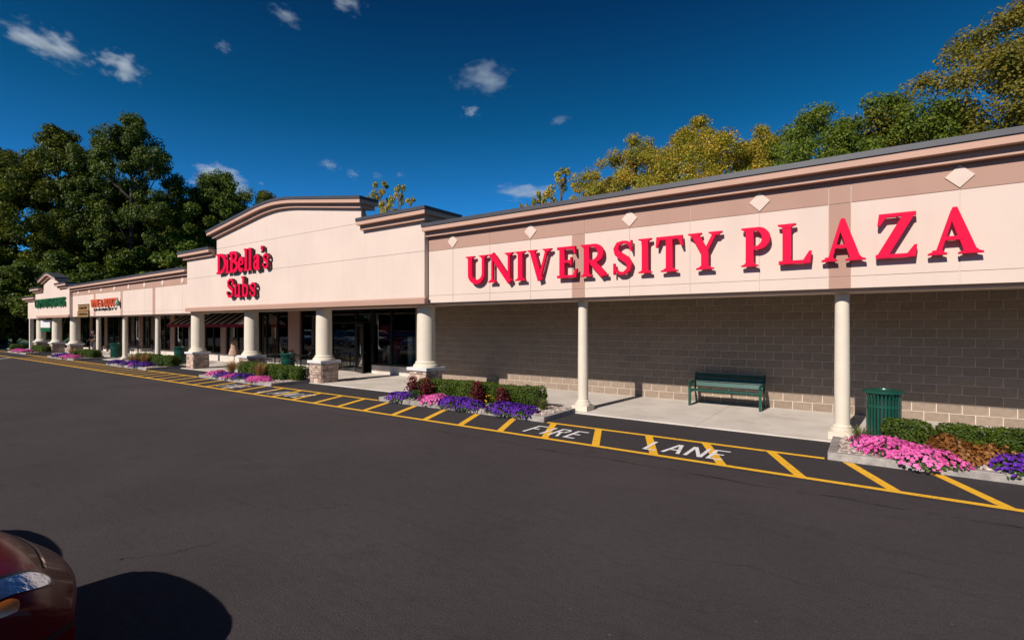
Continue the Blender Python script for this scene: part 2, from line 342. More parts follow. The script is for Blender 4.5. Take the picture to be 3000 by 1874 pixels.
def wloc(o):
    v = Vector(o.location)
    while o.parent: o = o.parent; v += Vector(o.location)
    return v
def link(name, data, parent=None, loc=(0, 0, 0), rz=0.0, kind=None):
    o = bpy.data.objects.new(name, data); col.objects.link(o); o.parent = parent; o.location = loc; o.rotation_euler = (0, 0, rz)
    if kind: o['kind'] = kind
    return o
def build(mb, name, mats, parent=None, smooth=None, loc=None, kind=None):
    """parts are modelled in world coordinates and stored relative to their thing"""
    if parent is not None: return link(name, mb.mesh(name, mats, wloc(parent), smooth), parent, kind=kind)
    loc = loc or (0, 0, 0)
    return link(name, mb.mesh(name, mats, loc, smooth), None, loc, kind=kind)
def thing(name, label, cat, loc=(0, 0, 0), rz=0.0, group=None):
    o = link(name, None, None, loc, rz); tag(o, label, cat, group); o.empty_display_size = 0.2; return o
def tag(o, label, cat, group=None):
    o['label'] = label; o['category'] = cat
    if group: o['group'] = group
    return o
def copy_tree(o, parent=None, loc=None, rz=None, label=None, sc=None):
    c = o.copy(); col.objects.link(c); c.parent = parent
    if loc is not None: c.location = loc
    if rz is not None: c.rotation_euler = (c.rotation_euler.x, c.rotation_euler.y, rz)
    if sc is not None: c.scale = sc if isinstance(sc, tuple) else (sc, sc, sc)
    if label: c['label'] = label
    for ch in list(o.children): copy_tree(ch, c)
    return c

# ------------------------------------------------------------------ ground, lot, pavement, markings
g = MB(); g.sheet([(-2500, -2500), (2500, -2500), (2500, 2500), (-2500, 2500)], -0.06)
build(g, 'ground', M['grass'], kind='structure')
g = MB(); g.sheet([(-88, -44), (45, -44), (45, 8.02), (-88, 8.02)], 0.0)
lot = build(g, 'parking_lot', M['asphalt'], kind='structure')
g = MB(); g.sheet([(-63, 8.02), (45, 8.02), (45, 11.04), (-63, 11.04)], 0.0)
lane = build(g, 'fire_lane', M['asphalt_new'], kind='structure')
Z1, Z2 = 0.004, 0.008
def strip(x0, x1, y, w=0.115): g = MB(); g.sheet([(x0, y - w / 2), (x1, y - w / 2), (x1, y + w / 2), (x0, y + w / 2)], Z1); return g
build(strip(-62, 8, 8.19), 'edge_line', M['yellow'], lane)
INNER = [(-5.82, -0.6), (-17.0, -11.45), (-28.0, -22.65), (-39.05, -33.6), (-50.0, -44.7), (-62.0, -55.7)]
for a, b in INNER: build(strip(a, b, 9.56), 'inner_line', M['yellow'], lane)
BEDS = [(-0.56, 5.2), (-11.4, -5.88), (-22.58, -17.05), (-33.5, -28.05), (-44.6, -39.1), (-55.6, -50.05)]
k = 0
while True:
    xo = 3.45 - 1.066 * k
    if xo < -46: break
    k += 1
    xi = xo - 0.545; inb = any(a - 0.1 < xi < b + 0.1 for a, b in BEDS)
    yt = 9.48 if inb else 9.5025
    xi = xo - 0.545 * (yt - 8.2475) / 1.255
    g = MB(); g.sheet([(xo - 0.075, 8.2475), (xo + 0.075, 8.2475), (xi + 0.075, yt), (xi - 0.075, yt)], Z1)
    build(g, 'hatch_stripe', M['yellow'], lane)
def stroke_sheet(pts, w, z):
    g = MB()
    P = [Vector((p[0], p[1])) for p in pts]
    for a, b in zip(P[:-1], P[1:]):
        d = (b - a).normalized(); n = Vector((-d.y, d.x)) * w / 2; a2 = a - d * w * 0.0; b2 = b
        g.sheet([tuple(a2 - n), tuple(b2 - n), tuple(b2 + n), tuple(a2 + n)], z)
    return g
ROAD = {'F': (0.22, [[(0, 0), (0, 1)], [(0.04, 0.96), (1, 0.96)], [(0.04, 0.53), (0.75, 0.53)]]),
        'I': (0.06, [[(0.5, 0), (0.5, 1)]]),
        'R': (0.2, [[(0, 0), (0, 1)], [(0.04, 0.96), (0.8, 0.96), (1, 0.8), (0.8, 0.55), (0.04, 0.55)], [(0.45, 0.52), (1, 0)]]),
        'E': (0.22, [[(0, 0), (0, 1)], [(0.04, 0.96), (1, 0.96)], [(0.04, 0.52), (0.8, 0.52)], [(0.04, 0.04), (1, 0.04)]]),
        'L': (0.2, [[(0, 0), (0, 1)], [(0.04, 0.04), (1, 0.04)]]),
        'A': (0.26, [[(0, 0), (0.46, 1)], [(0.54, 1), (1, 0)], [(0.2, 0.36), (0.8, 0.36)]]),
        'N': (0.24, [[(0, 0), (0, 1)], [(0.06, 1.0), (0.94, 0.0)], [(1, 0), (1, 1)]])}
def road_word(word, x0, gap, y0=8.46, h=0.66, sc=1.0):
    x = x0
    for ch in word:
        w, st = ROAD[ch]; w *= sc; g = MB(); 
        for i, s in enumerate(st):
            q = stroke_sheet([(x + px * w, y0 + py * h) for px, py in s], 0.062, Z2 + i * 0.0008)
            g.add(q.v, q.f)
        build(g, 'painted_letter', M['white_paint'], lane)
        x += w + gap
road_word('FIRE', -5.72, 0.15); road_word('LANE', -3.2, 0.12)
road_word('FIRE', -18.75, 0.15); road_word('LANE', -16.0, 0.32, sc=1.35)
g = MB(); g.sheet([(-46.2, 8.02), (-45.95, 8.02), (-44.1, 6.4), (-44.35, 6.4)], Z1); g.sheet([(-44.6, 7.0), (-44.35, 7.0), (-41.6, 4.6), (-41.85, 4.6)], Z1)
build(g, 'white_stripe', M['white_paint'], lot)

# hairline cracks and a tyre scuff in the lot
cr = random.Random(5)
def crack(pts, w, n=10):
    g = MB(); P = []
    for (ax, ay), (bx, by) in zip(pts[:-1], pts[1:]):
        for i in range(n):
            t = i / n; P.append((ax + (bx - ax) * t + cr.uniform(-0.03, 0.03), ay + (by - ay) * t + cr.uniform(-0.03, 0.03), w * cr.uniform(0.3, 1.2)))
    for (ax, ay, w0), (bx, by, w1) in zip(P[:-1], P[1:]):
        d = Vector((bx - ax, by - ay)).normalized(); q = Vector((-d.y, d.x))
        g.add([(ax - q.x * w0, ay - q.y * w0, 0.002), (bx - q.x * w1, by - q.y * w1, 0.002), (bx + q.x * w1, by + q.y * w1, 0.002), (ax + q.x * w0, ay + q.y * w0, 0.002)], [(0, 1, 2, 3)])
    build(g, 'crack', M['crack'], lot)
crack([(-5.65, 1.66), (-5.4, 2.0), (-5.25, 2.4)], 0.012)
crack([(-6.1, 3.3), (-5.4, 3.35), (-5.0, 3.9)], 0.009)
crack([(-4.7, 5.4), (-4.1, 4.6), (-3.0, 4.5)], 0.008)
crack([(-7.4, 4.2), (-6.4, 4.5), (-5.9, 5.3)], 0.010)
crack([(-1.6, 4.6), (-0.9, 4.9), (0.1, 4.75)], 0.007)
crack([(-16, 3.2), (-13.5, 4.4), (-12.4, 4.3), (-10.5, 5.6)], 0.014)
crack([(-24, 5.5), (-20, 4.2), (-17.5, 5.1)], 0.016)

# sidewalk in slabs over a dark bed
walk = link('sidewalk', None, None, (-25, 12.8, 0), kind='structure')
g = MB(); g.box(-62.5, 9.0, 11.05, 14.7, -0.04, 0.012); build(g, 'joint_bed', M['earth'], walk)
x = -60.6 - 3.6
while x < 8.9:
    g = MB(); g.box(x + 0.003, x + 3.597, 10.95, 14.7, -0.06, 0.03 - 0.0)
    build(g, 'slab', M['concrete'], walk); x += 3.6

# ------------------------------------------------------------------ cornices and parapets
LAYERS = [('coping', 0.0, -0.10, 0.33), ('cornice_band', -0.10, -0.225, 0.30), ('cornice_step', -0.225, -0.365, 0.14)]
def sweep(mb, path, y0, y1, dz0, dz1):
    n = len(path); vs = []
    for x, z in path: vs += [(x, y0, z + dz0), (x, y1, z + dz0), (x, y1, z + dz1), (x, y0, z + dz1)]
    fs = [(0, 1, 2, 3), tuple(4 * (n - 1) + i for i in (3, 2, 1, 0))]
    for k in range(n - 1):
        for i in range(4): fs.append((4 * k + i, 4 * k + (i + 1) % 4, 4 * k + 4 + (i + 1) % 4, 4 * k + 4 + i))
    mb.add(vs, fs)
def cornice(parent, path, yw, depth, left_free=True, right_free=True):
    for nm, a, b, oh in LAYERS:
        p = list(path); s0 = (p[1][1] - p[0][1]) / (p[1][0] - p[0][0]); s1 = (p[-1][1] - p[-2][1]) / (p[-1][0] - p[-2][0])
        if left_free: p[0] = (p[0][0] - oh, p[0][1] - oh * s0)
        if right_free: p[-1] = (p[-1][0] + oh, p[-1][1] + oh * s1)
        mb = MB(); sweep(mb, p, yw - oh, yw + depth + (oh if depth > 0.5 else 0), a, b)
        build(mb, nm, M['coping'] if nm == 'coping' else M['pink'], parent)

def column(parent, x, y, z0=0.03, ztop=2.78, big=False, pier=False):
    """a column is a part; its base and cap, and the pier's stones, are its sub-parts"""
    if pier:
        c = MB(); c.box(x - 0.345, x + 0.345, y - 0.345, y + 0.345, z0, 0.742); root = build(c, 'pier', M['mortar'], parent)
        c = MB(); b = MB(); b.chbox(x - 0.43, x + 0.43, y - 0.43, y + 0.43, 0.742, 0.845, 0.012); build(b, 'pier_cap', M['cap'], root)
        zs = 0.845
        s = MB(); s.lathe([(0.40, zs), (0.40, zs + 0.05), (0.37, zs + 0.09), (0.33, zs + 0.115), (0.345, zs + 0.14), (0.30, zs + 0.19)], x, y, 32); build(s, 'column_base', M['white_col'], root, 40)
        s = MB(); s.lathe([(0.29, zs + 0.19), (0.29, 1.6), (0.285, 2.2), (0.275, ztop)], x, y, 32); build(s, 'column_shaft', M['white_col'], root, 40)
        return root
    s = MB(); s.lathe([(0.128, z0 + 0.26), (0.127, 1.2), (0.12, 2.2), (0.115, ztop)], x, y, 24); root = build(s, 'column', M['white_col'], parent, 40)
    s = MB(); s.box(x - 0.21, x + 0.21, y - 0.21, y + 0.21, z0, z0 + 0.13); build(s, 'plinth', M['white_col'], root)
    s = MB(); s.lathe([(0.195, z0 + 0.13), (0.2, z0 + 0.155), (0.195, z0 + 0.18), (0.16, z0 + 0.2), (0.165, z0 + 0.225), (0.135, z0 + 0.26)], x, y, 24); build(s, 'column_base', M['white_col'], root, 40)
    return root

# one set of ledge-stone meshes, shared by every pier
rs = random.Random(3)
def pier_stones(root, x, y, joined=False):
    j = MB(); ox, oy, oz = wloc(root)
    for side in range(4):
        z = 0.035; row = 0
        while z < 0.73:
            h = min(rs.choice([0.075, 0.1, 0.125, 0.15]), 0.738 - z)
            if 0.738 - z - h < 0.05: h = 0.738 - z
            u = -0.365 if side % 2 == 0 else -0.345; end = -u
            while u < end - 1e-4:
                w = rs.uniform(0.14, 0.32)
                if end - u - w < 0.1: w = end - u
                pr = 0.372 + rs.uniform(-0.008, 0.012)
                b = MB(); b.chbox(u + 0.004, u + w - 0.004, -pr, -0.34, z + 0.004, z + h - 0.004, 0.014)
                a = side * math.pi / 2; ca, sa = math.cos(a), math.sin(a)
                vs = [(x + vx * ca - vy * sa, y + vx * sa + vy * ca, vz) for vx, vy, vz in b.v]
                if joined: j.add(vs, b.f)
                else:
                    q = MB(); q.add(vs, b.f); build(q, 'stone', M['stone'], root)
                u += w
            z += h; row += 1
    if joined: build(j, 'stone_facing', M['stone'], root, kind='stuff')

# ------------------------------------------------------------------ right wing: block wall, long fascia with the big red letters
YR = 10.92
wing = thing('plaza_wing', 'long cream wing with a blank tan block wall under the big red letters', 'building', (-2.5, 14.46, 0))
XL, XR, XB = -10.80, 6.6, -15.05
g = MB(); g.box(XB, XR, 14.466, 21.5, 0.0, 4.5); build(g, 'mortar_wall', M['mortar'], wing)
g = MB(); g.box(XL, XR, YR + 0.012, YR + 0.42, 2.815, 4.79); build(g, 'parapet', M['cream'], wing)
g = MB(); g.box(XL, XR, YR + 0.16, 11.78, 2.757, 2.814); build(g, 'beam', M['cream'], wing)
g = MB(); g.box(XL, XR, 11.78, 14.45, 2.97, 3.05); build(g, 'soffit', M['soffit'], wing)
g = MB(); g.box(XL, XR, YR + 0.42, 29.9, 4.5, 4.6); build(g, 'roof', M['roof'], wing)
cornice(wing, [(XL, 5.135), (XR, 5.135)], YR, 0.42, False, True)
PIL = [-5.77, -0.45, 4.88]
DIA = [-9.83, -7.15, -4.46, -1.77, 1.19, 3.6]
def face_panels(parent, x0, x1, yf, seams, pils, zb, zl, zm, zt):
    cuts = sorted(set([x0, x1] + [s for s in seams if x0 < s < x1] + [p + d for p in pils for d in (-0.17, 0.17) if x0 < p + d < x1]))
    gap = 0.005
    for a, b in zip(cuts[:-1], cuts[1:]):
        c = (a + b) / 2; ispil = any(abs(c - p) < 0.16 for p in pils)
        for (z0, z1, nm, m) in ((zb, zl, 'fascia_strip', 'cream'), (zl, zm, 'fascia_panel', 'cream'), (zm, zt, 'frieze_panel', 'tan')):
            mm = M['tan'] if ispil else M[m]
            q = MB(); q.chbox(a + gap, b - gap, yf, yf + 0.02, z0 + (gap if z0 != zb else 0), z1 - (gap if z1 != zt else 0), 0.003)
            build(q, 'pilaster_panel' if ispil else nm, mm, parent)
face_panels(wing, XL, XR, YR, [d for d in DIA] + [-8.48, -3.11, 2.34], PIL, 2.813, 3.023, 4.349, 4.78)
def diamond(parent, x, y, z, r=0.186):
    q = MB(); vs = [(x - r, y - 0.02, z), (x, y - 0.02, z + r), (x + r, y - 0.02, z), (x, y - 0.02, z - r), (x, y - 0.024, z)]
    b = [(x - r, y + 0.02, z), (x, y + 0.02, z + r), (x + r, y + 0.02, z), (x, y + 0.02, z - r)]
    q.add(vs + b, [(0, 1, 4), (1, 2, 4), (2, 3, 4), (3, 0, 4), (0, 5, 6, 1), (1, 6, 7, 2), (2, 7, 8, 3), (3, 8, 5, 0)])
    build(q, 'diamond', M['cream'], parent)
for x in DIA: diamond(wing, x, YR, 4.568)
for x in (-5.87, -0.43, 5.0): column(wing, x, 11.36, ztop=2.76)
# blocks
L, H = 0.428, 0.2032
blocks = []
for r_ in range(15):
    z = 0.03 + r_ * H; x = 0.975 + (L / 2 if r_ % 2 else 0) - 46 * L
    while x < XR:
        a, b = max(x, XB), min(x + L, XR)
        if b - a > 0.05: blocks.append((a, b, z))
        x += L
vis = [b for b in blocks if b[2] < 2.75 and b[1] < 2.75]
vis.sort(key=lambda b: -b[0]); near = set(vis[:300])
full = MB(); full.chbox(-L / 2 + 0.0075, L / 2 - 0.0075, -0.0035, 0.03, 0.0075, H - 0.0075, 0.003)
full_me = full.mesh('block', M['block'])
rest = MB()
for a, b, z in blocks:
    if (a, b, z) in near:
        if abs(b - a - L) < 1e-6: link('block', full_me, wing, ((a + b) / 2 + 2.5, 0, z))
        else:
            q = MB(); q.chbox(a + 0.0075, b - 0.0075, 14.4565, 14.49, z + 0.0075, z + H - 0.0075, 0.003); build(q, 'block', M['block'], wing)
    else: rest.chbox(a + 0.0075, b - 0.0075, 14.4565, 14.49, z + 0.0075, z + H - 0.0075, 0.003)
build(rest, 'block_courses', M['block'], wing, kind='stuff')

q = MB(); q.chbox(-10.90, -10.80, 14.42, 14.457, 0.20, 0.28, 0.006); build(q, 'outlet_box', M['coping'], wing)
# ------------------------------------------------------------------ letters
def ribbon(pts, ws):
    P = [Vector(p) for p in pts]; Lp = []; Rp = []
    for i, p in enumerate(P):
        d = (P[min(i + 1, len(P) - 1)] - P[max(i - 1, 0)]).normalized(); n = Vector((-d.y, d.x)) * (ws[i] if isinstance(ws, list) else ws) / 2
        Lp.append(tuple(p + n)); Rp.append(tuple(p - n))
    return Lp + Rp[::-1]
def rect(x0, x1, y0, y1): return [(x0, y0), (x1, y0), (x1, y1), (x0, y1)]
def arc(cx, cy, rx, ry, a0, a1, n=14): return [(cx + rx * math.cos(R(a0 + (a1 - a0) * i / n)), cy + ry * math.sin(R(a0 + (a1 - a0) * i / n))) for i in range(n + 1)]
def lerpw(a, b, c, n): return [a + (b - a) * math.sin(math.pi * i / n) if c else a for i in range(n + 1)]
T_, t_, s_ = 0.19, 0.085, 0.05
def glyph(ch, w):
    """serif capitals, cap height 1, width w"""
    def sf(x, y, hw): q = [(x - hw, 0), (x + hw, 0), (x + hw, 0.035), (x + hw * 0.62, 0.06), (x + hw * 0.5, 0.10), (x - hw * 0.5, 0.10), (x - hw * 0.62, 0.06), (x - hw, 0.035)]; return q if y < 0.5 else [(a, 1 - b) for a, b in q[::-1]]
    def stem(x, wd, a=0.02, b=0.98): return rect(x - wd / 2, x + wd / 2, a, b)
    if ch == 'I': return [stem(w / 2, T_), sf(w / 2, 0, w / 2), sf(w / 2, 1, w / 2)]
    if ch == 'U':
        n = 14; c = arc(w * 0.5, 0.34, w * 0.5 - 0.2, 0.29, 180, 360, n)
        return [stem(0.2, T_, 0.33), stem(w - 0.2, t_ * 1.4, 0.33), ribbon(c, [T_ + (t_ * 1.4 - T_) * i / n for i in range(n + 1)]), sf(0.2, 1, 0.2), sf(w - 0.2, 1, 0.18)]
    if ch == 'N': return [stem(0.17, t_), stem(w - 0.17, t_ * 1.1, -0.02), ribbon([(0.15, 1), (w - 0.13, -0.02)], T_), sf(0.17, 0, 0.17), sf(0.12, 1, 0.12), sf(w - 0.17, 1, 0.17)]
    if ch == 'V': return [ribbon([(0.18, 0.98), (w / 2 + 0.03, -0.02)], T_), ribbon([(w - 0.18, 0.98), (w / 2 + 0.0, 0.0)], t_ * 1.1), sf(0.18, 1, 0.18), sf(w - 0.17, 1, 0.17)]
    if ch == 'E': return [stem(0.2, T_), rect(0.02, w - 0.03, 0.0, t_), rect(0.02, w - 0.07, 1 - t_, 1), rect(0.22, w * 0.72, 0.48, 0.48 + t_), [(w - 0.03, 0), (w, 0.27), (w - 0.05, 0.27), (w - 0.17, 0.04)], [(w - 0.07, 1), (w - 0.05, 0.76), (w - 0.1, 0.76), (w - 0.2, 0.95)], rect(w * 0.72 - 0.03, w * 0.72 + 0.02, 0.4, 0.65)]
    if ch in 'RP':
        yb = 0.47; cx = w * (0.45 if ch == 'R' else 0.5); n = 14
        rx = (w * 0.74 if ch == 'R' else w - 0.1) - cx
        c = [(0.2, 0.955)] + [(cx + rx * math.cos(R(90 - 180 * i / n)), (0.955 + yb) / 2 + (0.955 - yb) / 2 * math.sin(R(90 - 180 * i / n))) for i in range(n + 1)] + [(0.2, yb)]
        ws = [t_] + [t_ + (T_ - t_) * math.sin(math.pi * i / n) for i in range(n + 1)] + [t_]
        out = [stem(0.2, T_), ribbon(c, ws), sf(0.2, 0, 0.2), sf(0.14, 1, 0.14)]
        if ch == 'R': out += [ribbon([(w * 0.42, 0.46), (w - 0.13, 0.02)], T_), rect(w - 0.27, w, 0, s_)]
        return out
    if ch == 'S':
        c = [(0.93, 0.74), (0.88, 0.86), (0.72, 0.95), (0.5, 0.965), (0.27, 0.92), (0.16, 0.78), (0.22, 0.65), (0.45, 0.54), (0.7, 0.44), (0.86, 0.3), (0.8, 0.13), (0.58, 0.035), (0.36, 0.04), (0.17, 0.12), (0.08, 0.28)]
        ws = [0.05, 0.08, 0.09, 0.08, 0.12, 0.16, 0.18, 0.2, 0.2, 0.17, 0.13, 0.09, 0.09, 0.08, 0.04]
        return [ribbon([(x * w, y) for x, y in c], ws), rect(0.9 * w, 0.98 * w, 0.68, 1.0), rect(0.03 * w, 0.11 * w, 0.0, 0.34)]
    if ch == 'T': return [stem(w / 2, T_), rect(0.02, w - 0.02, 1 - t_ * 1.1, 1), sf(w / 2, 0, 0.24), [(0.02, 1), (0.0, 0.7), (0.05, 0.7), (0.15, 0.94)], [(w - 0.02, 1), (w, 0.7), (w - 0.05, 0.7), (w - 0.15, 0.94)]]
    if ch == 'Y': return [ribbon([(0.18, 0.97), (w / 2 + 0.01, 0.43)], T_), ribbon([(w - 0.18, 0.97), (w / 2 - 0.01, 0.43)], t_ * 1.1), stem(w / 2, T_, 0.02, 0.48), sf(w / 2, 0, 0.23), sf(0.18, 1, 0.18), sf(w - 0.17, 1, 0.17)]
    if ch == 'L': return [stem(0.2, T_), rect(0.02, w - 0.03, 0, t_), [(w - 0.03, 0), (w, 0.3), (w - 0.05, 0.3), (w - 0.2, 0.05)], sf(0.2, 0, 0.18), sf(0.2, 1, 0.2)]
    if ch == 'A': return [[(w / 2 - 0.045, 1.0), (w / 2 + 0.03, 1.0), (w - 0.09, 0.03), (w - 0.30, 0.03), (w / 2 - 0.10, 0.83)], [(0.12, 0.03), (0.215, 0.03), (w / 2 - 0.03, 0.80), (w / 2 - 0.07, 0.94)], rect(0.27, w - 0.3, 0.30, 0.30 + t_), sf(0.16, 0, 0.16), sf(w - 0.2, 0, 0.2)]
    if ch == 'Z': return [rect(0.06, w - 0.02, 1 - t_, 1), rect(0.0, w - 0.03, 0, t_), ribbon([(w - 0.14, 0.96), (0.12, 0.04)], T_), [(0.06, 1), (0.03, 0.74), (0.08, 0.74), (0.22, 0.95)], [(w - 0.03, 0), (w + 0.0, 0.27), (w - 0.05, 0.27), (w - 0.2, 0.05)]]
def letter_obj(parent, name, polys, x0, zb, hgt, yback, depth, mats, sx=1.0):
    mb = MB()
    for i, p in enumerate(polys):
        mb.prism([(x0 + px * hgt * sx, zb + pz * hgt) for px, pz in p], yback - depth - 0.0016 * i, yback + 0.001 * i)
    cx = x0 + sum(q[0] for q in polys[0]) / len(polys[0]) * hgt * sx; cz = zb + sum(q[1] for q in polys[0]) / len(polys[0]) * hgt
    if polys[0][0][0] == polys[0][-1][0] or len(polys[0]) == 4: mb.box(cx - 0.012, cx + 0.012, yback - 0.01, yback + 0.12, cz - 0.012, cz + 0.012)     # stand-off pin
    o = build(mb, name, mats, parent)
    me = o.data
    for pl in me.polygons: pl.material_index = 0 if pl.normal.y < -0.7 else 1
    return o
UP = thing('wall_sign', 'big red serif letters reading UNIVERSITY PLAZA on the cream fascia', 'sign', (-3.9, YR, 3.3))
HT = 0.757
for ch, a, b in [('U', -9.214, -8.444), ('N', -8.414, -7.605), ('I', -7.537, -7.215), ('V', -7.147, -6.435), ('E', -6.289, -5.723), ('R', -5.626, -4.933), ('S', -4.807, -4.339), ('I', -4.192, -3.900), ('T', -3.802, -3.217), ('Y', -3.110, -2.438),
                ('P', -2.077, -1.560), ('L', -1.433, -0.877), ('A', -0.722, -0.058), ('Z', 0.078, 0.643), ('A', 0.780, 1.462)]:
    letter_obj(UP, 'letter', glyph(ch, (b - a) / HT), a, 3.296, HT, YR - 0.085, 0.075, [M['red'], M['red']])
# ------------------------------------------------------------------ windows
def storefront(parent, x0, x1, y, zs, zt, cuts, transom=None):
    """one window: frame with its panes as sub-parts"""
    fr = MB(); w = 0.05
    fr.box(x0, x1, y - 0.06, y + 0.06, zs, zs + 0.07); fr.box(x0, x1, y - 0.06, y + 0.06, zt - 0.07, zt)
    xs = [x0] + cuts + [x1]
    for i, x in enumerate(xs):
        a = x if i == 0 else x - w; b = x + 2 * w if i == 0 else (x if i == len(xs) - 1 else x + w)
        if i == len(xs) - 1: a = x - 2 * w
        fr.box(a, b, y - 0.058, y + 0.058, zs + 0.07, zt - 0.07)
    f = build(fr, 'window', M['dark_frame'], parent)
    for a, b in zip(xs[:-1], xs[1:]):
        p = MB(); p.box(a + w, b - w, y - 0.005, y + 0.005, zs + 0.07, zt - 0.07); build(p, 'pane', M['glass'], f)
    return f
def shell(parent, x0, x1, yw, depth, top, ydeep=30):
    """floor, back, sides and ceiling of a shop behind its glass"""
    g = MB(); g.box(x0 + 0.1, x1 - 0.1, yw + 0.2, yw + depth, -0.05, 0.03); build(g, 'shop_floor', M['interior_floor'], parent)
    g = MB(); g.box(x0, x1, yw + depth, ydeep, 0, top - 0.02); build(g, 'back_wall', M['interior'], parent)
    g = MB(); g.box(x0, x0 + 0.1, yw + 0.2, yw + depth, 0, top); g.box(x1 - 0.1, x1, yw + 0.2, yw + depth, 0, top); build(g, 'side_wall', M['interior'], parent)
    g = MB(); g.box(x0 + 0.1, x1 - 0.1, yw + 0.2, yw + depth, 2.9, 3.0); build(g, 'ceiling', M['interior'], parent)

# ------------------------------------------------------------------ the sub shop with its bowed gable
YD = 10.75
shop = thing('sub_shop', 'cream shop block with a bowed gable parapet and dark glass front', 'building', (-19.2, 14.6, 0))
SX0, SX1, AX0, AX1, WX0 = -26.70, -10.81, -23.73, -13.74, -27.4
ac = (AX0 + AX1) / 2
def arch_z(x, base=6.37):
    d = abs(x - ac) / ((AX1 - AX0) / 2); zz = base + 0.685 * (1 - d)
    return zz - 0.09 * max(0, 1 - d / 0.3) ** 2 if d < 0.3 else zz
arch_path = [(AX0 + (AX1 - AX0) * i / 28, arch_z(AX0 + (AX1 - AX0) * i / 28)) for i in range(29)]
SH = 5.61
GAP = 0.005
# gable drawn in three lifts with real joints at 4.353 and 5.53
g = MB(); g.prism([(SX0, 2.95), (SX1, 2.95), (SX1, 4.353 - GAP), (SX0, 4.353 - GAP)], YD, YD + 0.06); build(g, 'wall_panel', M['cream'], shop)
g = MB(); g.prism([(SX0, 4.353 + GAP), (SX1, 4.353 + GAP), (SX1, SH - 0.35), (AX1, SH - 0.35), (AX1, 5.53 - GAP), (AX0, 5.53 - GAP), (AX0, SH - 0.35), (SX0, SH - 0.35)], YD, YD + 0.06); build(g, 'wall_panel', M['cream'], shop)
g = MB(); g.prism([(AX0, 5.53 + GAP), (AX1, 5.53 + GAP)] + [(x, z - 0.35) for x, z in arch_path[::-1]], YD, YD + 0.06); build(g, 'wall_panel', M['cream'], shop)
g = MB(); g.prism([(SX0 + 0.01, 2.785), (SX1 - 0.01, 2.785), (SX1 - 0.01, SH - 0.36), (AX1 - 0.01, SH - 0.36)] + [(x, z - 0.36) for x, z in arch_path[::-1][1:-1]] + [(AX0 + 0.01, SH - 0.36), (SX0 + 0.01, SH - 0.36)], YD + 0.062, YD + 0.45); build(g, 'parapet', M['cream'], shop)
g = MB(); g.box(SX1 - 0.4, SX1, YD + 0.45, YD + 1.0, 4.8, SH - 0.36); g.box(SX0, SX0 + 0.4, YD + 0.45, YD + 1.0, 4.8, SH - 0.36); build(g, 'parapet_return', M['cream'], shop)
for x_ in (-26.2, -25.0, -22.6, -21.5):
    q = MB(); q.box(x_ - 0.35, x_ + 0.35, 16.2, 16.9, 0.72, 0.76); q.box(x_ - 0.04, x_ + 0.04, 16.5, 16.58, 0.03, 0.72); build(q, 'dining_table', M['cream'], shop)
q = MB(); q.box(-19.5, -15.6, 18.2, 18.8, 0.03, 1.1); build(q, 'counter', M['brown'], shop)
q = MB(); q.box(-19.4, -15.7, 19.6, 19.7, 1.9, 2.6); build(q, 'menu_board', M['white'], shop)
for k_, (x_, c_) in enumerate([(-17.6, 'white'), (-17.2, 'poster_pink'), (-16.3, 'white'), (-15.6, 'teal')]):
    q = MB(); q.box(x_, x_ + 0.28, 15.2, 15.5, 0.45 + 0.12 * (k_ % 2), 1.25 + 0.2 * (k_ % 3)); build(q, 'display_rack', M[c_], shop)
# projecting tan band along the foot of the fascia with a sloped top
g = MB(); n_ = [(YD - 0.07, 2.785), (YD - 0.07, 2.93), (YD, 2.98), (YD + 0.06, 2.98), (YD + 0.06, 2.785)]
vs = [(SX0 - 0.07, y, z) for y, z in n_] + [(SX1 + 0.07, y, z) for y, z in n_]
g.add(vs, [(0, 1, 2, 3, 4), (9, 8, 7, 6, 5)] + [(i, (i + 1) % 5, (i + 1) % 5 + 5, i + 5) for i in range(5)]); build(g, 'base_band', M['tan'], shop)
g = MB(); g.box(SX0, SX1, YD + 0.2, 11.72, 2.73, 2.784); build(g, 'beam', M['cream'], shop)
g = MB(); g.box(WX0, SX1, 11.72, 14.44, 2.93, 3.0); g.box(WX0, XB, 14.44, 14.6, 2.93, 3.0); build(g, 'soffit', M['soffit'], shop)
cornice(shop, arch_path, YD, 0.45)
cornice(shop, [(AX1 + 0.12, SH), (SX1, SH)], YD, 1.0, False, True)
cornice(shop, [(SX0, SH), (AX0 - 0.12, SH)], YD, 1.0, True, False)
g = MB(); g.box(SX0, SX1, YD + 1.35, 30, 4.6, 4.7); build(g, 'roof', M['roof'], shop)
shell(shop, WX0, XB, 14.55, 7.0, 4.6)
WY = 14.65
g = MB(); g.box(-17.9, XB, WY - 0.08, WY + 0.08, 0.0, 0.40); g.box(WX0, -20.95, WY - 0.08, WY + 0.08, 0.0, 0.40); build(g, 'knee_wall', M['concrete'], shop)
g = MB(); g.box(WX0, XB, WY - 0.08, WY + 0.08, 2.86, 2.93); build(g, 'header', M['soffit'], shop)
storefront(shop, -17.9, -15.1, WY, 0.405, 2.86, [-16.68])
storefront(shop, -27.35, -24.45, WY, 0.405, 2.86, [-26.63, -25.55])
storefront(shop, -23.35, -20.95, WY, 0.405, 2.86, [-22.2])
g = MB(); g.box(-24.4, -23.4, WY - 0.12, WY + 0.1, 0.40, 2.86); build(g, 'wall_pier', M['tan'], shop)
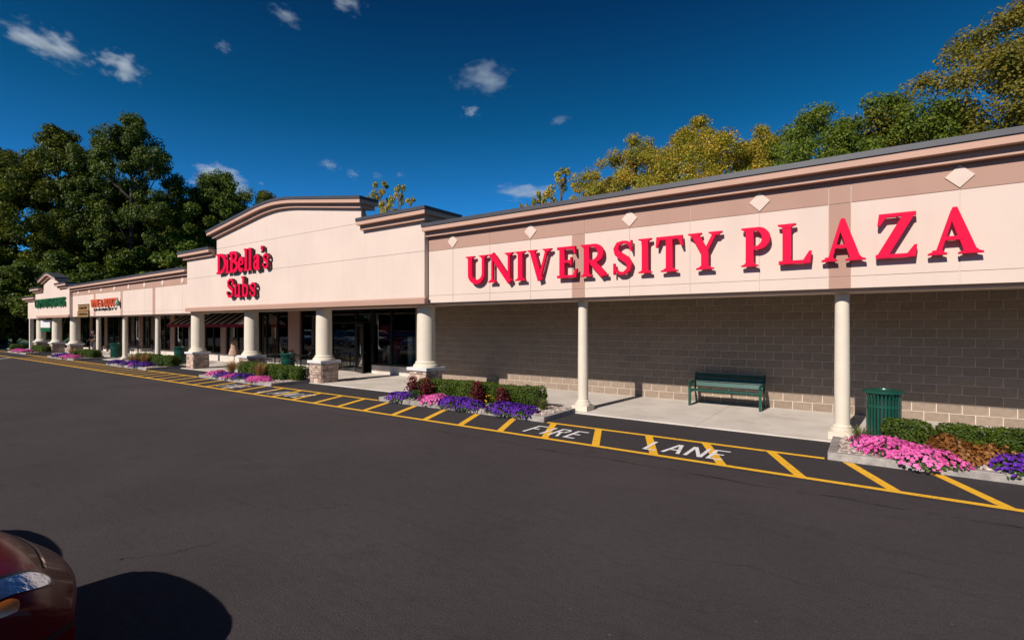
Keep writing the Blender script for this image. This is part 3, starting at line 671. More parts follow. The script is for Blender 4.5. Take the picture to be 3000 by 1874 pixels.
def glass_door(parent, w, h, loc, rz):
    d = link('door', None, parent, loc, rz)
    fr = MB()
    for a, b, c, e in ((0, 0.09, 0, h), (w - 0.09, w, 0, h)): fr.box(a, b, -0.025, 0.025, c, e)
    fr.box(0.09, w - 0.09, -0.024, 0.024, 0, 0.2); fr.box(0.09, w - 0.09, -0.024, 0.024, h - 0.1, h)
    d2 = MB(); d2.add(fr.v, fr.f); link('door_frame', d2.mesh('door_frame', M['dark_frame']), d)
    p = MB(); p.box(0.09, w - 0.09, -0.004, 0.004, 0.2, h - 0.1); link('pane', p.mesh('pane', M['glass']), d)
    hd = MB(); hd.box(w - 0.16, w - 0.13, -0.09, -0.06, 0.85, 1.25); hd.box(w - 0.155, w - 0.135, -0.06, -0.02, 0.9, 0.92); hd.box(w - 0.155, w - 0.135, -0.06, -0.02, 1.18, 1.2)
    link('handle', hd.mesh('handle', M['chrome']), d)
    return d
fr = MB(); fr.box(-20.95, -20.8, WY - 0.06, WY + 0.06, 0.03, 2.86); fr.box(-18.0, -17.9, WY - 0.06, WY + 0.06, 0.03, 2.86); fr.box(-19.1, -18.98, WY - 0.06, WY + 0.06, 0.03, 2.86); fr.box(-20.8, -19.1, WY - 0.06, WY + 0.06, 2.2, 2.3); fr.box(-18.98, -18.0, WY - 0.06, WY + 0.06, 2.2, 2.3); fr.box(-20.8, -18.0, WY - 0.06, WY + 0.06, 2.79, 2.86)
fr = build(fr, 'door_surround', M['dark_frame'], shop)
p = MB(); p.box(-20.8, -19.1, WY - 0.005, WY + 0.005, 2.3, 2.79); build(p, 'pane', M['glass'], fr)
p = MB(); p.box(-18.98, -18.0, WY - 0.005, WY + 0.005, 2.3, 2.79); build(p, 'pane', M['glass'], fr)
p = MB(); p.box(-20.8, -19.1, WY - 0.005, WY + 0.005, 0.03, 2.2); build(p, 'pane', M['glass'], fr)
glass_door(shop, 0.97, 2.15, (-18.98 + 19.2, WY - 14.6 - 0.07, 0.04), R(-20))
for i, x in enumerate((-11.35, -16.68, -21.92, -27.04)):
    pr = column(shop, x, 11.36, ztop=2.74, pier=True); pier_stones(pr, x, 11.36)
# DiBella's lettering
def bglyph(ch, w):
    B, b_ = 0.235, 0.12
    if ch == 'D': n = 14; c = [(0.12, 0.93)] + [(w * 0.35 + (w * 0.65 - 0.1) * math.cos(R(90 - 180 * i / n)), 0.5 + 0.43 * math.sin(R(90 - 180 * i / n))) for i in range(n + 1)] + [(0.12, 0.07)]; return [rect(0.1, 0.1 + B, 0.02, 0.98), ribbon(c, [b_] + [b_ + (B - b_) * math.sin(math.pi * i / n) for i in range(n + 1)] + [b_]), rect(0.0, 0.16, 0.9, 1.0), rect(0.0, 0.16, 0, 0.1)]
    if ch == 'i': return [rect(w / 2 - 0.105, w / 2 + 0.105, 0.02, 0.66), arc(w / 2, 0.84, 0.1, 0.1, 0, 345, 12), rect(w / 2 - 0.18, w / 2 + 0.17, 0, 0.08), rect(w / 2 - 0.18, w / 2, 0.58, 0.67)]
    if ch == 'l': return [rect(w / 2 - 0.105, w / 2 + 0.105, 0.02, 1.02), rect(w / 2 - 0.17, w / 2 + 0.17, 0, 0.08), rect(w / 2 - 0.17, w / 2, 0.95, 1.04)]
    if ch == 'B':
        n = 10; out = [rect(0.1, 0.1 + B, 0.02, 0.98), rect(0, 0.2, 0.91, 1.0), rect(0, 0.2, 0, 0.09)]
        for yt, yb, xr in ((0.95, 0.53, w - 0.14), (0.53, 0.05, w - 0.06)):
            c = [(0.15, yt)] + [(w * 0.4 + (xr - w * 0.4) * math.cos(R(90 - 180 * i / n)), (yt + yb) / 2 + (yt - yb) / 2 * math.sin(R(90 - 180 * i / n))) for i in range(n + 1)] + [(0.15, yb)]
            out.append(ribbon(c, [b_] + [b_ + (B * 0.9 - b_) * math.sin(math.pi * i / n) for i in range(n + 1)] + [b_]))
        return out
    if ch == 'e': c = arc(w / 2, 0.34, w / 2 - 0.08, 0.28, 355, 60 - 20, 14); c = [(w / 2 + (w / 2 - 0.08) * math.cos(R(a)), 0.33 + 0.28 * math.sin(R(a))) for a in range(5, 330, 15)]; return [ribbon(c, [0.14 + 0.07 * math.sin(math.pi * i / (len(c) - 1)) for i in range(len(c))]), rect(0.1, w - 0.05, 0.3, 0.38)]
    if ch == 'a': c = [(w / 2 - 0.02 + (w / 2 - 0.12) * math.cos(R(a)), 0.22 + 0.17 * math.sin(R(a))) for a in range(60, 330, 15)]; return [rect(w - 0.31, w - 0.06, 0.04, 0.6), ribbon(c, 0.17), ribbon([(0.1, 0.5), (0.2, 0.62), (w * 0.5, 0.66), (w - 0.14, 0.56)], 0.12), rect(w - 0.2, w, 0, 0.08)]
    if ch == "'": return [arc(0.12, 0.95, 0.1, 0.1, 0, 345, 10), ribbon([(0.17, 0.93), (0.15, 0.82), (0.06, 0.74)], [0.1, 0.07, 0.03])]
    if ch in 'sS':
        h = 1.0 if ch == 'S' else 0.68
        c = [(0.9, 0.76), (0.72, 0.92), (0.45, 0.93), (0.22, 0.82), (0.24, 0.64), (0.5, 0.52), (0.78, 0.4), (0.82, 0.2), (0.6, 0.06), (0.32, 0.07), (0.1, 0.26)]
        ws = [0.08, 0.12, 0.12, 0.15, 0.17, 0.19, 0.18, 0.16, 0.12, 0.12, 0.07]
        return [ribbon([(x * w, y * h) for x, y in c], [q * (1.0 if ch == 'S' else 0.9) for q in ws]), arc(0.86 * w, 0.72 * h, 0.08, 0.08, 0, 345, 10), arc(0.14 * w, 0.27 * h, 0.08, 0.08, 0, 345, 10)]
    if ch == 'u': return [rect(0.08, 0.25, 0.2, 0.66), rect(w - 0.25, w - 0.08, 0.04, 0.66), ribbon([(0.165, 0.24), (0.2, 0.1), (0.34, 0.06), (w - 0.2, 0.2)], [0.17, 0.15, 0.12, 0.08]), rect(0, 0.16, 0.58, 0.68), rect(w - 0.34, w - 0.18, 0.58, 0.68), rect(w - 0.15, w, 0, 0.08)]
    if ch == 'b': c = [(w / 2 + 0.02 + (w / 2 - 0.12) * math.cos(R(a)), 0.32 + 0.26 * math.sin(R(a))) for a in range(150, -155, -15)]; return [rect(0.08, 0.26, 0.04, 1.0), ribbon(c, [0.09 + 0.08 * math.sin(math.pi * i / (len(c) - 1)) for i in range(len(c))]), rect(0, 0.16, 0.93, 1.03)]
DS = thing('shop_sign', 'raised red letters reading DiBella\'s Subs on the gabled shop front', 'sign', (-21.8, YD, 4.3))
for ch, a, b in [('D', -23.361, -22.513), ('i', -22.552, -22.279), ('B', -22.240, -21.519), ('e', -21.490, -21.032), ('l', -21.022, -20.701), ('l', -20.681, -20.369), ('a', -20.291, -19.765), ("'", -19.736, -19.511), ('s', -19.589, -19.122)]:
    letter_obj(DS, 'letter', bglyph(ch, (b - a) / 0.88), a, 4.37, 0.88, YD - 0.06, 0.12, [M['red'], M['dark_red']])
for ch, a, b in [('S', -22.513, -21.831), ('u', -21.851, -21.266), ('b', -21.217, -20.662), ('s', -20.584, -20.077)]:
    letter_obj(DS, 'letter', bglyph(ch, (b - a) / 0.84), a, 3.30, 0.84, YD - 0.06, 0.12, [M['red'], M['dark_red']])

# things seen through or on the glass
def hang(name, label, cat, x0, x1, z0, z1, y, m, m2=None):
    q = MB(); q.box(x0, x1, y - 0.01, y + 0.01, z0, z1); o = build(q, name, M[m], None, loc=((x0 + x1) / 2, y, z0)); tag(o, label, cat)
    return o
hang('window_poster', 'orange and red poster behind the sub shop window left of the tan wall pier', 'poster', -26.5, -25.75, 1.55, 2.5, 14.8, 'poster')
hang('window_poster', 'crimson poster behind the pane right of the open glass door', 'poster', -17.75, -17.2, 1.75, 2.15, 14.95, 'poster_pink')
hang('window_poster', 'teal notice taped inside the glass between door and far right pane', 'poster', -15.0, -14.55, 1.45, 1.62, 15.2, 'teal')

# ------------------------------------------------------------------ left wing
XW0, XW1, FW0, FW1 = -46.1, -27.41, -44.94, -26.71
lw = thing('shop_row', 'long low cream shop row between the gabled shop and the far green-lettered store', 'building', (-36.8, 14.5, 0))
g = MB(); g.box(FW0, FW1, YR + 0.012, YR + 0.42, 2.727, 4.617); build(g, 'parapet', M['cream'], lw)
g = MB(); g.box(FW0, FW1, YR + 0.16, 11.78, 2.687, 2.726); build(g, 'beam', M['cream'], lw)
g = MB(); g.box(XW0, XW1, 11.78, 14.5, 2.9, 2.98); build(g, 'soffit', M['soffit'], lw)
g = MB(); g.box(XW0, XW1, YR + 0.42, 29.9, 4.3, 4.4); build(g, 'roof', M['roof'], lw)
cornice(lw, [(FW0, 4.85), (FW1, 4.93)], YR, 0.42, False, False)
DL = [-27.64, -29.98, -32.37, -34.66, -36.92, -39.2, -41.44, -43.68]
face_panels(lw, FW0, FW1, YR, DL, [-31.12, -35.78, -40.46], 2.725, 2.90, 4.14, 4.535)
for x in DL: diamond(lw, x, YR, 4.344, 0.175)
for x in (-31.82, -36.65, -41.3): column(lw, x, 11.36, ztop=2.69)
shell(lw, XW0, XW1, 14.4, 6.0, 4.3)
g = MB(); g.box(XW0, -34.9, 14.42, 14.58, 0.0, 0.45); g.box(-33.5, XW1, 14.42, 14.58, 0.0, 0.45); build(g, 'knee_wall', M['concrete'], lw)
g = MB(); g.box(XW0, XW1, 14.42, 14.58, 2.8, 2.9); build(g, 'header', M['soffit'], lw)
bay = [(-45.9, -43.6), (-43.1, -41.0), (-40.4, -38.3), (-37.7, -35.4), (-33.4, -31.3), (-30.7, -28.2)]
for a, b in bay: storefront(lw, a, b, 14.5, 0.455, 2.8, [(a + b) / 2])
for a, b in zip([XW0] + [q[1] for q in bay], [q[0] for q in bay] + [XW1]):
    if b - a < 1.0 and b - a > 0.1:
        g = MB(); g.box(a + 0.01, b - 0.01, 14.38, 14.6, 0.45, 2.8); build(g, 'wall_pier', M['tan'], lw)
g = MB(); g.box(-35.4, -35.0, 14.4, 14.6, 0.45, 2.8); build(g, 'wall_pier', M['tan'], lw)
fr = MB(); fr.box(-34.99, -34.9, 14.44, 14.56, 0.03, 2.8); fr.box(-33.5, -33.41, 14.44, 14.56, 0.03, 2.8); fr.box(-34.9, -33.5, 14.44, 14.56, 2.2, 2.28)
fr = build(fr, 'door_surround', M['dark_frame'], lw)
p = MB(); p.box(-34.9, -33.5, 14.495, 14.505, 2.28, 2.8); build(p, 'pane', M['glass'], fr)
glass_door(lw, 0.69, 2.15, (-34.895 + 36.8, 0, 0.04), 0)
glass_door(lw, 0.69, 2.15, (-33.505 + 36.8, 0, 0.04), R(180))

def text_sign(thing_, s, x, z, size, y, m, name='letter', xw=None, depth=0.06):
    """a row of flat capitals, each letter its own mesh"""
    total = []
    for ch in s:
        if ch == ' ': total.append((None, 0.3)); continue
        c = bpy.data.curves.new('glyph', 'FONT'); c.body = ch; c.size = 1.0; c.extrude = depth / 2 / size; c.offset = 0.012
        ob = bpy.data.objects.new('glyph', c); me = bpy.data.meshes.new_from_object(ob)
        bpy.data.objects.remove(ob); bpy.data.curves.remove(c)
        xs = [v.co.x for v in me.vertices]; total.append((me, max(xs) - min(xs) + 0.09, min(xs)))
    W = sum(t[1] for t in total) - 0.09; sx = (xw / W) if xw else size
    px = x; o3 = wloc(thing_)
    for t in total:
        if t[0] is not None:
            me = t[0]; me.name = name
            for v in me.vertices: v.co = Vector(((v.co.x - t[2]) * sx + px - o3.x, y - v.co.z * size - o3.y, v.co.y * size / 0.7 * 0.98 + z - o3.z))
            me.materials.clear(); me.materials.append(m); link(name, me, thing_)
        px += t[1] * sx
sg = thing('shop_sign', 'row of orange-red letters reading WINE & LIQUOR with a green bottle', 'sign', (-39.3, YR, 3.5))
text_sign(sg, 'WINE & LIQUOR', -40.95, 3.30, 0.49, YR - 0.05, M['sign_red'], xw=4.6)
text_sign(sg, 'UNIVERSITY', -40.5, 3.05, 0.15, YR - 0.03, M['black'], xw=4.1, depth=0.03)
b = MB(); b.lathe([(0.11, 3.28), (0.12, 3.31), (0.12, 3.52), (0.04, 3.63), (0.04, 3.75)], -35.98, YR - 0.14, 14); build(b, 'bottle', M['bottle'], sg, 40)
sg = thing('panel_sign', 'gold and brown two-panel sign hung on the fascia below the far parapet', 'sign', (-43.5, YR, 3.1))
b = MB(); b.box(-43.534, -41.438, YR - 0.06, YR - 0.004, 3.096, 3.466); build(b, 'upper_panel', M['gold'], sg)
b = MB(); b.box(-43.534, -41.438, YR - 0.06, YR - 0.004, 2.706, 3.047); build(b, 'lower_panel', M['gold'], sg)
b = MB(); b.box(-43.534, -41.438, YR - 0.075, YR - 0.004, 3.466, 3.525); b.box(-43.534, -41.438, YR - 0.075, YR - 0.004, 3.047, 3.096); b.box(-43.602, -43.534, YR - 0.075, YR - 0.004, 2.706, 3.096); b.box(-41.438, -41.369, YR - 0.075, YR - 0.004, 2.706, 3.096); b.box(-43.534, -41.438, YR - 0.075, YR - 0.004, 2.647, 2.706)
build(b, 'sign_frame', M['brown'], sg)
text_sign(sg, 'CONCEPT', -43.339, 3.193, 0.18, YR - 0.075, M['brown'], xw=1.7, depth=0.02)
text_sign(sg, 'DESIGNS', -43.290, 2.803, 0.16, YR - 0.075, M['brown'], xw=1.7, depth=0.02)

# awning over the shop next to the gabled block
aw = thing('striped_awning', 'dark awning with tan diagonal stripes and a deep red valance beside the gabled shop', 'awning', (-31.5, 14.4, 2.2))
AX, BX, AY0, AY1, AZ0, AZ1 = -35.9, -27.1, 13.3, 14.36, 2.2, 2.88
n_st = 21
for i in range(n_st):
    a = AX + (BX - AX) * i / n_st; b2 = AX + (BX - AX) * (i + 1) / n_st
    q = MB(); vs = [(a, AY0, AZ0), (b2, AY0, AZ0), (b2, AY1, AZ1), (a, AY1, AZ1)]; vs += [(x, y, z - 0.012) for x, y, z in vs]
    q.add(vs, [(0, 1, 2, 3), (7, 6, 5, 4), (0, 4, 5, 1), (2, 6, 7, 3), (1, 5, 6, 2), (3, 7, 4, 0)])
    build(q, 'stripe', M['awn_dark'] if i % 2 else M['awn_tan'], aw)
q = MB(); q.box(AX, BX, AY0 - 0.012, AY0 - 0.001, 2.03, AZ0 + 0.01); q.box(AX - 0.012, AX, AY0, AY1, 2.03, AZ0); q.box(BX, BX + 0.012, AY0, AY1, 2.03, AZ0); build(q, 'valance', M['awn_red'], aw)
for xx in (AX - 0.012, BX + 0.001):
    q = MB(); q.add([(xx, AY0, AZ0 + 0.001), (xx, AY1, AZ0 + 0.001), (xx, AY1, AZ1), (xx + 0.011, AY0, AZ0 + 0.001), (xx + 0.011, AY1, AZ0 + 0.001), (xx + 0.011, AY1, AZ1)], [(0, 1, 2), (5, 4, 3), (0, 3, 4, 1), (1, 4, 5, 2), (2, 5, 3, 0)]); build(q, 'side_panel', M['awn_tan'], aw)

# ------------------------------------------------------------------ far store with stepped gable and green letters
st = thing('corner_store', 'farthest cream store with a small stepped gable and dark green letters', 'building', (-52, 14.5, 0))
GX0, GX1 = -53.6, -44.95
c_ = (GX0 + GX1) / 2 - 0.0; H0, H1 = -51.26, -47.32; hc = (H0 + H1) / 2
def gab(x): d = abs(x - hc) / ((H1 - H0) / 2); return 5.63 + 0.44 * (1 - d) - (0.06 * (1 - d / 0.25) ** 2 if d < 0.25 else 0)
gp = [(H0 + (H1 - H0) * i / 16, gab(H0 + (H1 - H0) * i / 16)) for i in range(17)]
g = MB(); g.prism([(GX0, 2.7), (GX1, 2.7), (GX1, 4.76), (H1, 4.76)] + [(x, z - 0.35) for x, z in gp[::-1]] + [(H0, 4.76), (GX0, 4.76)], YD, YD + 0.45); build(g, 'wall_panel', M['cream'], st)
cornice(st, gp, YD, 0.45); cornice(st, [(H1 + 0.12, 5.10), (GX1, 5.10)], YD, 0.8, False, True); cornice(st, [(GX0, 5.03), (H0 - 0.12, 5.03)], YD, 0.8, True, False)
g = MB(); g.box(-56.75, GX0 - 0.01, YR, YR + 0.4, 2.67, 4.15); build(g, 'side_parapet', M['cream'], st)
cornice(st, [(-56.75, 4.44), (GX0 - 0.02, 4.44)], YR, 0.4, True, False)
g = MB(); g.box(GX0 + 0.5, GX1, YD - 0.06, YD - 0.002, 2.7, 2.86); build(g, 'base_band', M['tan'], st)
g = MB(); g.box(-58.2, -46.11, 11.3, 14.41, 2.9, 2.98); build(g, 'soffit', M['soffit'], st)
g = MB(); g.box(-58.2, -46.11, YR + 0.5, 30, 4.3, 4.4); build(g, 'roof', M['roof'], st)
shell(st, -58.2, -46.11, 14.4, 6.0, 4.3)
for a, b in [(-57.6, -54.6), (-54.0, -51.0), (-50.4, -46.6)]: storefront(st, a, b, 14.5, 0.2, 2.9, [a + (b - a) / 3, a + 2 * (b - a) / 3])
g = MB(); g.box(-58.2, -46.11, 14.42, 14.58, 0.0, 0.2); build(g, 'knee_wall', M['concrete'], st)
for a, b in [(-58.2, -57.62), (-54.58, -54.02), (-50.98, -50.42), (-46.58, -46.11)]:
    g = MB(); g.box(a, b, 14.4, 14.6, 0.2, 2.9); build(g, 'wall_pier', M['tan'], st)
for x in (-46.17, -50.57, -54.94):
    pr = column(st, x, 11.36, ztop=2.9, pier=True); pier_stones(pr, x, 11.36, True)
g = MB(); g.box(-58.1, -57.85, 11.25, 11.5, 0.03, 2.68); build(g, 'post', M['white_col'], st)
sg = thing('shop_sign', 'dark green capital letters on the farthest stepped gable', 'sign', (-50.6, YD, 3.9))
text_sign(sg, 'COMPUTERS PLUS', -53.2, 3.485, 0.65, YD - 0.08, M['sign_green'], xw=7.6, depth=0.1)
sg = thing('hanging_sign', 'white square sign with a green lower strip hung between far piers', 'sign', (-52.9, 11.2, 2.2))
b = MB(); b.box(-54.2, -51.6, 11.17, 11.25, 1.95, 2.55); build(b, 'white_panel', M['white'], sg)
b = MB(); b.box(-54.2, -51.6, 11.17, 11.25, 1.66, 1.945); build(b, 'green_panel', M['sign_green'], sg)
b = MB(); b.box(-53.9, -53.88, 11.2, 11.22, 2.55, 2.7); b.box(-51.92, -51.9, 11.2, 11.22, 2.55, 2.7); build(b, 'hanger', M['black'], sg)

# ------------------------------------------------------------------ plants
rng = np.random.default_rng(11)
def leaves_mesh(name, pts, nrm, size, m, aspect=0.6, jitter=0.7, fold=0.0):
    """one quad per leaf, turned around its point's outward direction"""
    N = len(pts); d = nrm + rng.normal(0, jitter, (N, 3)); d /= np.linalg.norm(d, axis=1)[:, None] + 1e-9
    u = np.cross(d, rng.normal(0, 1, (N, 3))); u /= np.linalg.norm(u, axis=1)[:, None] + 1e-9
    v = np.cross(d, u); s = (size if np.ndim(size) else np.full(N, size)) * rng.uniform(0.7, 1.3, N)
    a = u * s[:, None] * 0.5; b = v * s[:, None] * 0.5 * aspect
    V = np.empty((N, 4, 3)); V[:, 0] = pts - a; V[:, 1] = pts - b * 1.0 + a * 0.1; V[:, 2] = pts + a; V[:, 3] = pts + b * 1.0 + a * 0.1
    me = bpy.data.meshes.new(name)
    me.vertices.add(4 * N); me.vertices.foreach_set('co', V.reshape(-1).astype(np.float32))
    me.loops.add(4 * N); me.loops.foreach_set('vertex_index', np.arange(4 * N, dtype=np.int32))
    me.polygons.add(N); me.polygons.foreach_set('loop_start', np.arange(0, 4 * N, 4, dtype=np.int32)); me.polygons.foreach_set('loop_total', np.full(N, 4, dtype=np.int32))
    me.materials.append(m); me.update(calc_edges=True); me.validate()
    return me
def unit(n):
    v = rng.normal(0, 1, (n, 3)); return v / np.linalg.norm(v, axis=1)[:, None]

# boxwood: a clipped block of small leaves around an added light-blocking core
def boxwood_proto(i):
    o = thing('boxwood_shrub', 'clipped green boxwood', 'shrub', (0, 0, 0), 0, 'clipped boxwoods in the flower beds')
    n = 5600; d = unit(n); hx, hy, hz = 0.37, 0.32, 0.27; p = 4.5
    r = 1 / (np.abs(d[:, 0]) ** p + np.abs(d[:, 1]) ** p + np.abs(d[:, 2]) ** p) ** (1 / p)
    lump = 1 + 0.08 * np.sin(d[:, 0] * 7 + i) * np.sin(d[:, 1] * 6 + 2 * i) + 0.05 * np.sin(d[:, 2] * 9 + i)
    q = d * (r * lump * rng.uniform(0.8, 1.06, n) ** 0.7)[:, None] * np.array([hx, hy, hz]); q[:, 2] += 0.31
    q = q[q[:, 2] > 0.03]
    link('foliage', leaves_mesh('boxwood_leaves', q, (q - [0, 0, 0.3]) * 2.2 + [0, 0, 0.25], 0.042, M['boxwood'], 0.6, 0.6), o, kind='stuff')
    c = MB(); c.lathe([(0.05, 0.0), (0.05, 0.08), (0.24, 0.13), (0.28, 0.3), (0.25, 0.46), (0.1, 0.52)], 0, 0, 10); link('added_core', c.mesh('added_core', M['boxwood_core'], smooth=60), o)
    return o
def blossom_mesh(name, pts, nrm, size, m):
    N = len(pts); K = 5; d = nrm + rng.normal(0, 0.35, (N, 3)); d /= np.linalg.norm(d, axis=1)[:, None]
    u = np.cross(d, rng.normal(0, 1, (N, 3))); u /= np.linalg.norm(u, axis=1)[:, None]; v = np.cross(d, u)
    s = size * rng.uniform(0.75, 1.25, N) / 2
    V = np.empty((N, 2 * K + 1, 3)); V[:, 0] = pts - d * (s * 0.45)[:, None]
    for k in range(2 * K):
        a = math.pi * k / K; rr = s * (1.0 if k % 2 == 0 else 0.86)
        V[:, k + 1] = pts + u * (rr * math.cos(a))[:, None] + v * (rr * math.sin(a))[:, None] + d * (s * (0.12 if k % 2 else 0.0))[:, None]
    F = []
    for k in range(2 * K): F.append((0, k + 1, (k + 1) % (2 * K) + 1))
    F = (np.array(F)[None] + (np.arange(N) * (2 * K + 1))[:, None, None]).reshape(-1)
    me = bpy.data.meshes.new(name); nf = N * 2 * K
    me.vertices.add(N * (2 * K + 1)); me.vertices.foreach_set('co', V.reshape(-1).astype(np.float32))
    me.loops.add(3 * nf); me.loops.foreach_set('vertex_index', F.astype(np.int32))
    me.polygons.add(nf); me.polygons.foreach_set('loop_start', np.arange(0, 3 * nf, 3, dtype=np.int32)); me.polygons.foreach_set('loop_total', np.full(nf, 3, dtype=np.int32))
    me.materials.append(m); me.update(calc_edges=True); me.validate()
    return me
def dome(n, r, h, low=0.0, seed=0, inside=0.0):
    a = rng.uniform(0, 2 * math.pi, n); t = np.sqrt(rng.uniform(0, 1, n)); rr = r * (1 + 0.16 * np.sin(3 * a + seed) + 0.1 * np.sin(5 * a + 2 * seed)) * t
    z = h * np.sqrt(np.clip(1 - t ** 2.2, 0, 1)) * (1 - inside * rng.uniform(0, 1, n)) + low + 0.03 * np.sin(9 * rr * np.cos(a)) * np.sin(8 * rr * np.sin(a) + seed)
    p = np.stack([rr * np.cos(a), rr * np.sin(a), np.maximum(z, 0.0)], 1)
    nr = np.stack([np.cos(a) * t, np.sin(a) * t, np.full(n, 0.75)], 1)
    return p, nr
def petunia_proto(kind, i):
    o = thing('petunia_mound', 'petunia mound', 'flowers', (0, 0, 0), 0, 'petunia mounds in the flower beds')
    p, nr = dome(700, 0.44, 0.17, 0.0, i, 0.6); link('leaves', leaves_mesh('petunia_leaves', p, nr, 0.06, M['petunia_leaf'], 0.55, 0.5), o, kind='stuff')
    p, nr = dome(420 if kind == 'pink' else 330, 0.46, 0.19, 0.01, i); link('blossoms', blossom_mesh('petunia_blossoms', p, nr, 0.054, M[kind + '_petal']), o, kind='stuff')
    return o
def spike_proto(name, label, cat, m, n, h, spread, lw, leafy):
    o = thing(name, label, cat, (0, 0, 0), 0)
    V = []; F = []
    rr = random.Random(n)
    for k in range(n):
        a = rr.uniform(0, 2 * math.pi); lean = rr.uniform(0.05, 1) * spread; hh = h * rr.uniform(0.55, 1.0); b0 = rr.uniform(0, 0.07)
        ca, sa = math.cos(a), math.sin(a); px, py = -sa * lw / 2, ca * lw / 2; base = len(V)
        for j in range(5):
            t = j / 4; x = ca * (b0 + lean * t ** 1.8); y = sa * (b0 + lean * t ** 1.8); z = hh * (t - 0.22 * t ** 3 * (lean / (spread + 1e-6))); w = 1 - 0.85 * t
            V += [(x - px * w, y - py * w, z), (x + px * w, y + py * w, z)]
        F += [(base + 2 * j, base + 2 * j + 1, base + 2 * j + 3, base + 2 * j + 2) for j in range(4)]
    me = bpy.data.meshes.new('blades'); me.from_pydata(V, [], F); me.materials.append(M[m]); link('blades', me, o, kind='stuff')
    if leafy:
        p = rng.normal(0, 1, (leafy, 3)) * [spread * 0.55, spread * 0.55, 0]; p[:, 2] = rng.uniform(0.05, h * 0.95, leafy) ; sh = 1 - 0.55 * (p[:, 2] / h)
        p[:, :2] *= sh[:, None]
        link('leaves', leaves_mesh('spike_leaves', p, np.stack([p[:, 0], p[:, 1], np.full(leafy, 0.2)], 1) * 3, 0.07, M[m], 0.5, 0.5), o, kind='stuff')
    return o
def coleus_proto():
    o = thing('coleus', 'bronze coleus', 'plant', (0, 0, 0), 0, 'bronze-leaved plants')
    p, nr = dome(620, 0.34, 0.28, 0.0, 2, 0.5); link('leaves', leaves_mesh('coleus_leaves', p, nr, 0.06, M['coleus'], 0.7, 0.45), o, kind='stuff')
    return o
PRO = {'box': [boxwood_proto(i) for i in range(3)], 'pink': [petunia_proto('pink', i) for i in range(2)], 'purple': [petunia_proto('purple', i) for i in range(2)],
       'red': [spike_proto('burgundy_plant', 'burgundy plant', 'plant', 'red_leaf', 60, 0.52, 0.22, 0.025, 330)], 'tan': [spike_proto('ornamental_grass', 'tan grass', 'grass clump', 'tan_grass', 420, 0.66, 0.42, 0.02, 0)],
       'tuft': [spike_proto('grass_tuft', 'green and yellow grass tuft', 'grass clump', 'green_grass', 190, 0.36, 0.26, 0.014, 0)], 'coleus': [coleus_proto()], 'leafy': [spike_proto('leafy_plant', 'low bright green plant', 'plant', 'petunia_leaf', 30, 0.3, 0.25, 0.02, 260)]}
used = set()
def plant(kind, x, y, z, label, sc=1.0, rz=None, group=None):
    k = random.randrange(len(PRO[kind])); pr = PRO[kind][k]; rz = random.uniform(0, 6.28) if rz is None else rz
    if (kind, k) not in used:
        used.add((kind, k)); pr.location = (x, y, z); pr.rotation_euler = (0, 0, rz); pr.scale = sc if isinstance(sc, tuple) else (sc, sc, sc); pr['label'] = label; o = pr
    else: o = copy_tree(pr, None, (x, y, z), rz, label, sc)
    if group: o['group'] = group
    return o

def pebble_mesh(name, n, x0, x1, y0, y1, z):
    t = (1 + 5 ** 0.5) / 2
    iv = np.array([(-1, t, 0), (1, t, 0), (-1, -t, 0), (1, -t, 0), (0, -1, t), (0, 1, t), (0, -1, -t), (0, 1, -t), (t, 0, -1), (t, 0, 1), (-t, 0, -1), (-t, 0, 1)]) / 1.9
    fc = np.array([(0, 11, 5), (0, 5, 1), (0, 1, 7), (0, 7, 10), (0, 10, 11), (1, 5, 9), (5, 11, 4), (11, 10, 2), (10, 7, 6), (7, 1, 8), (3, 9, 4), (3, 4, 2), (3, 2, 6), (3, 6, 8), (3, 8, 9), (4, 9, 5), (2, 4, 11), (6, 2, 10), (8, 6, 7), (9, 8, 1)])
    mb_v = []; mb_f = []
    for i in range(n):
        s = rng.uniform(0.018, 0.042); sc = s * np.array([rng.uniform(0.8, 1.4), rng.uniform(0.8, 1.3), rng.uniform(0.5, 0.8)])
        a = rng.uniform(0, 6.28); q = iv * sc * rng.uniform(0.88, 1.12, (12, 1)); ca, sa = math.cos(a), math.sin(a)
        q = np.stack([q[:, 0] * ca - q[:, 1] * sa, q[:, 0] * sa + q[:, 1] * ca, q[:, 2]], 1) + [rng.uniform(x0, x1), rng.uniform(y0, y1), z + rng.uniform(0.0, 0.02)]
        mb_f += [tuple(f) for f in fc + 12 * i]; mb_v += [tuple(v) for v in q]
    m = MB(); m.v = mb_v; m.f = mb_f; m.m = [0] * len(mb_f)
    return m

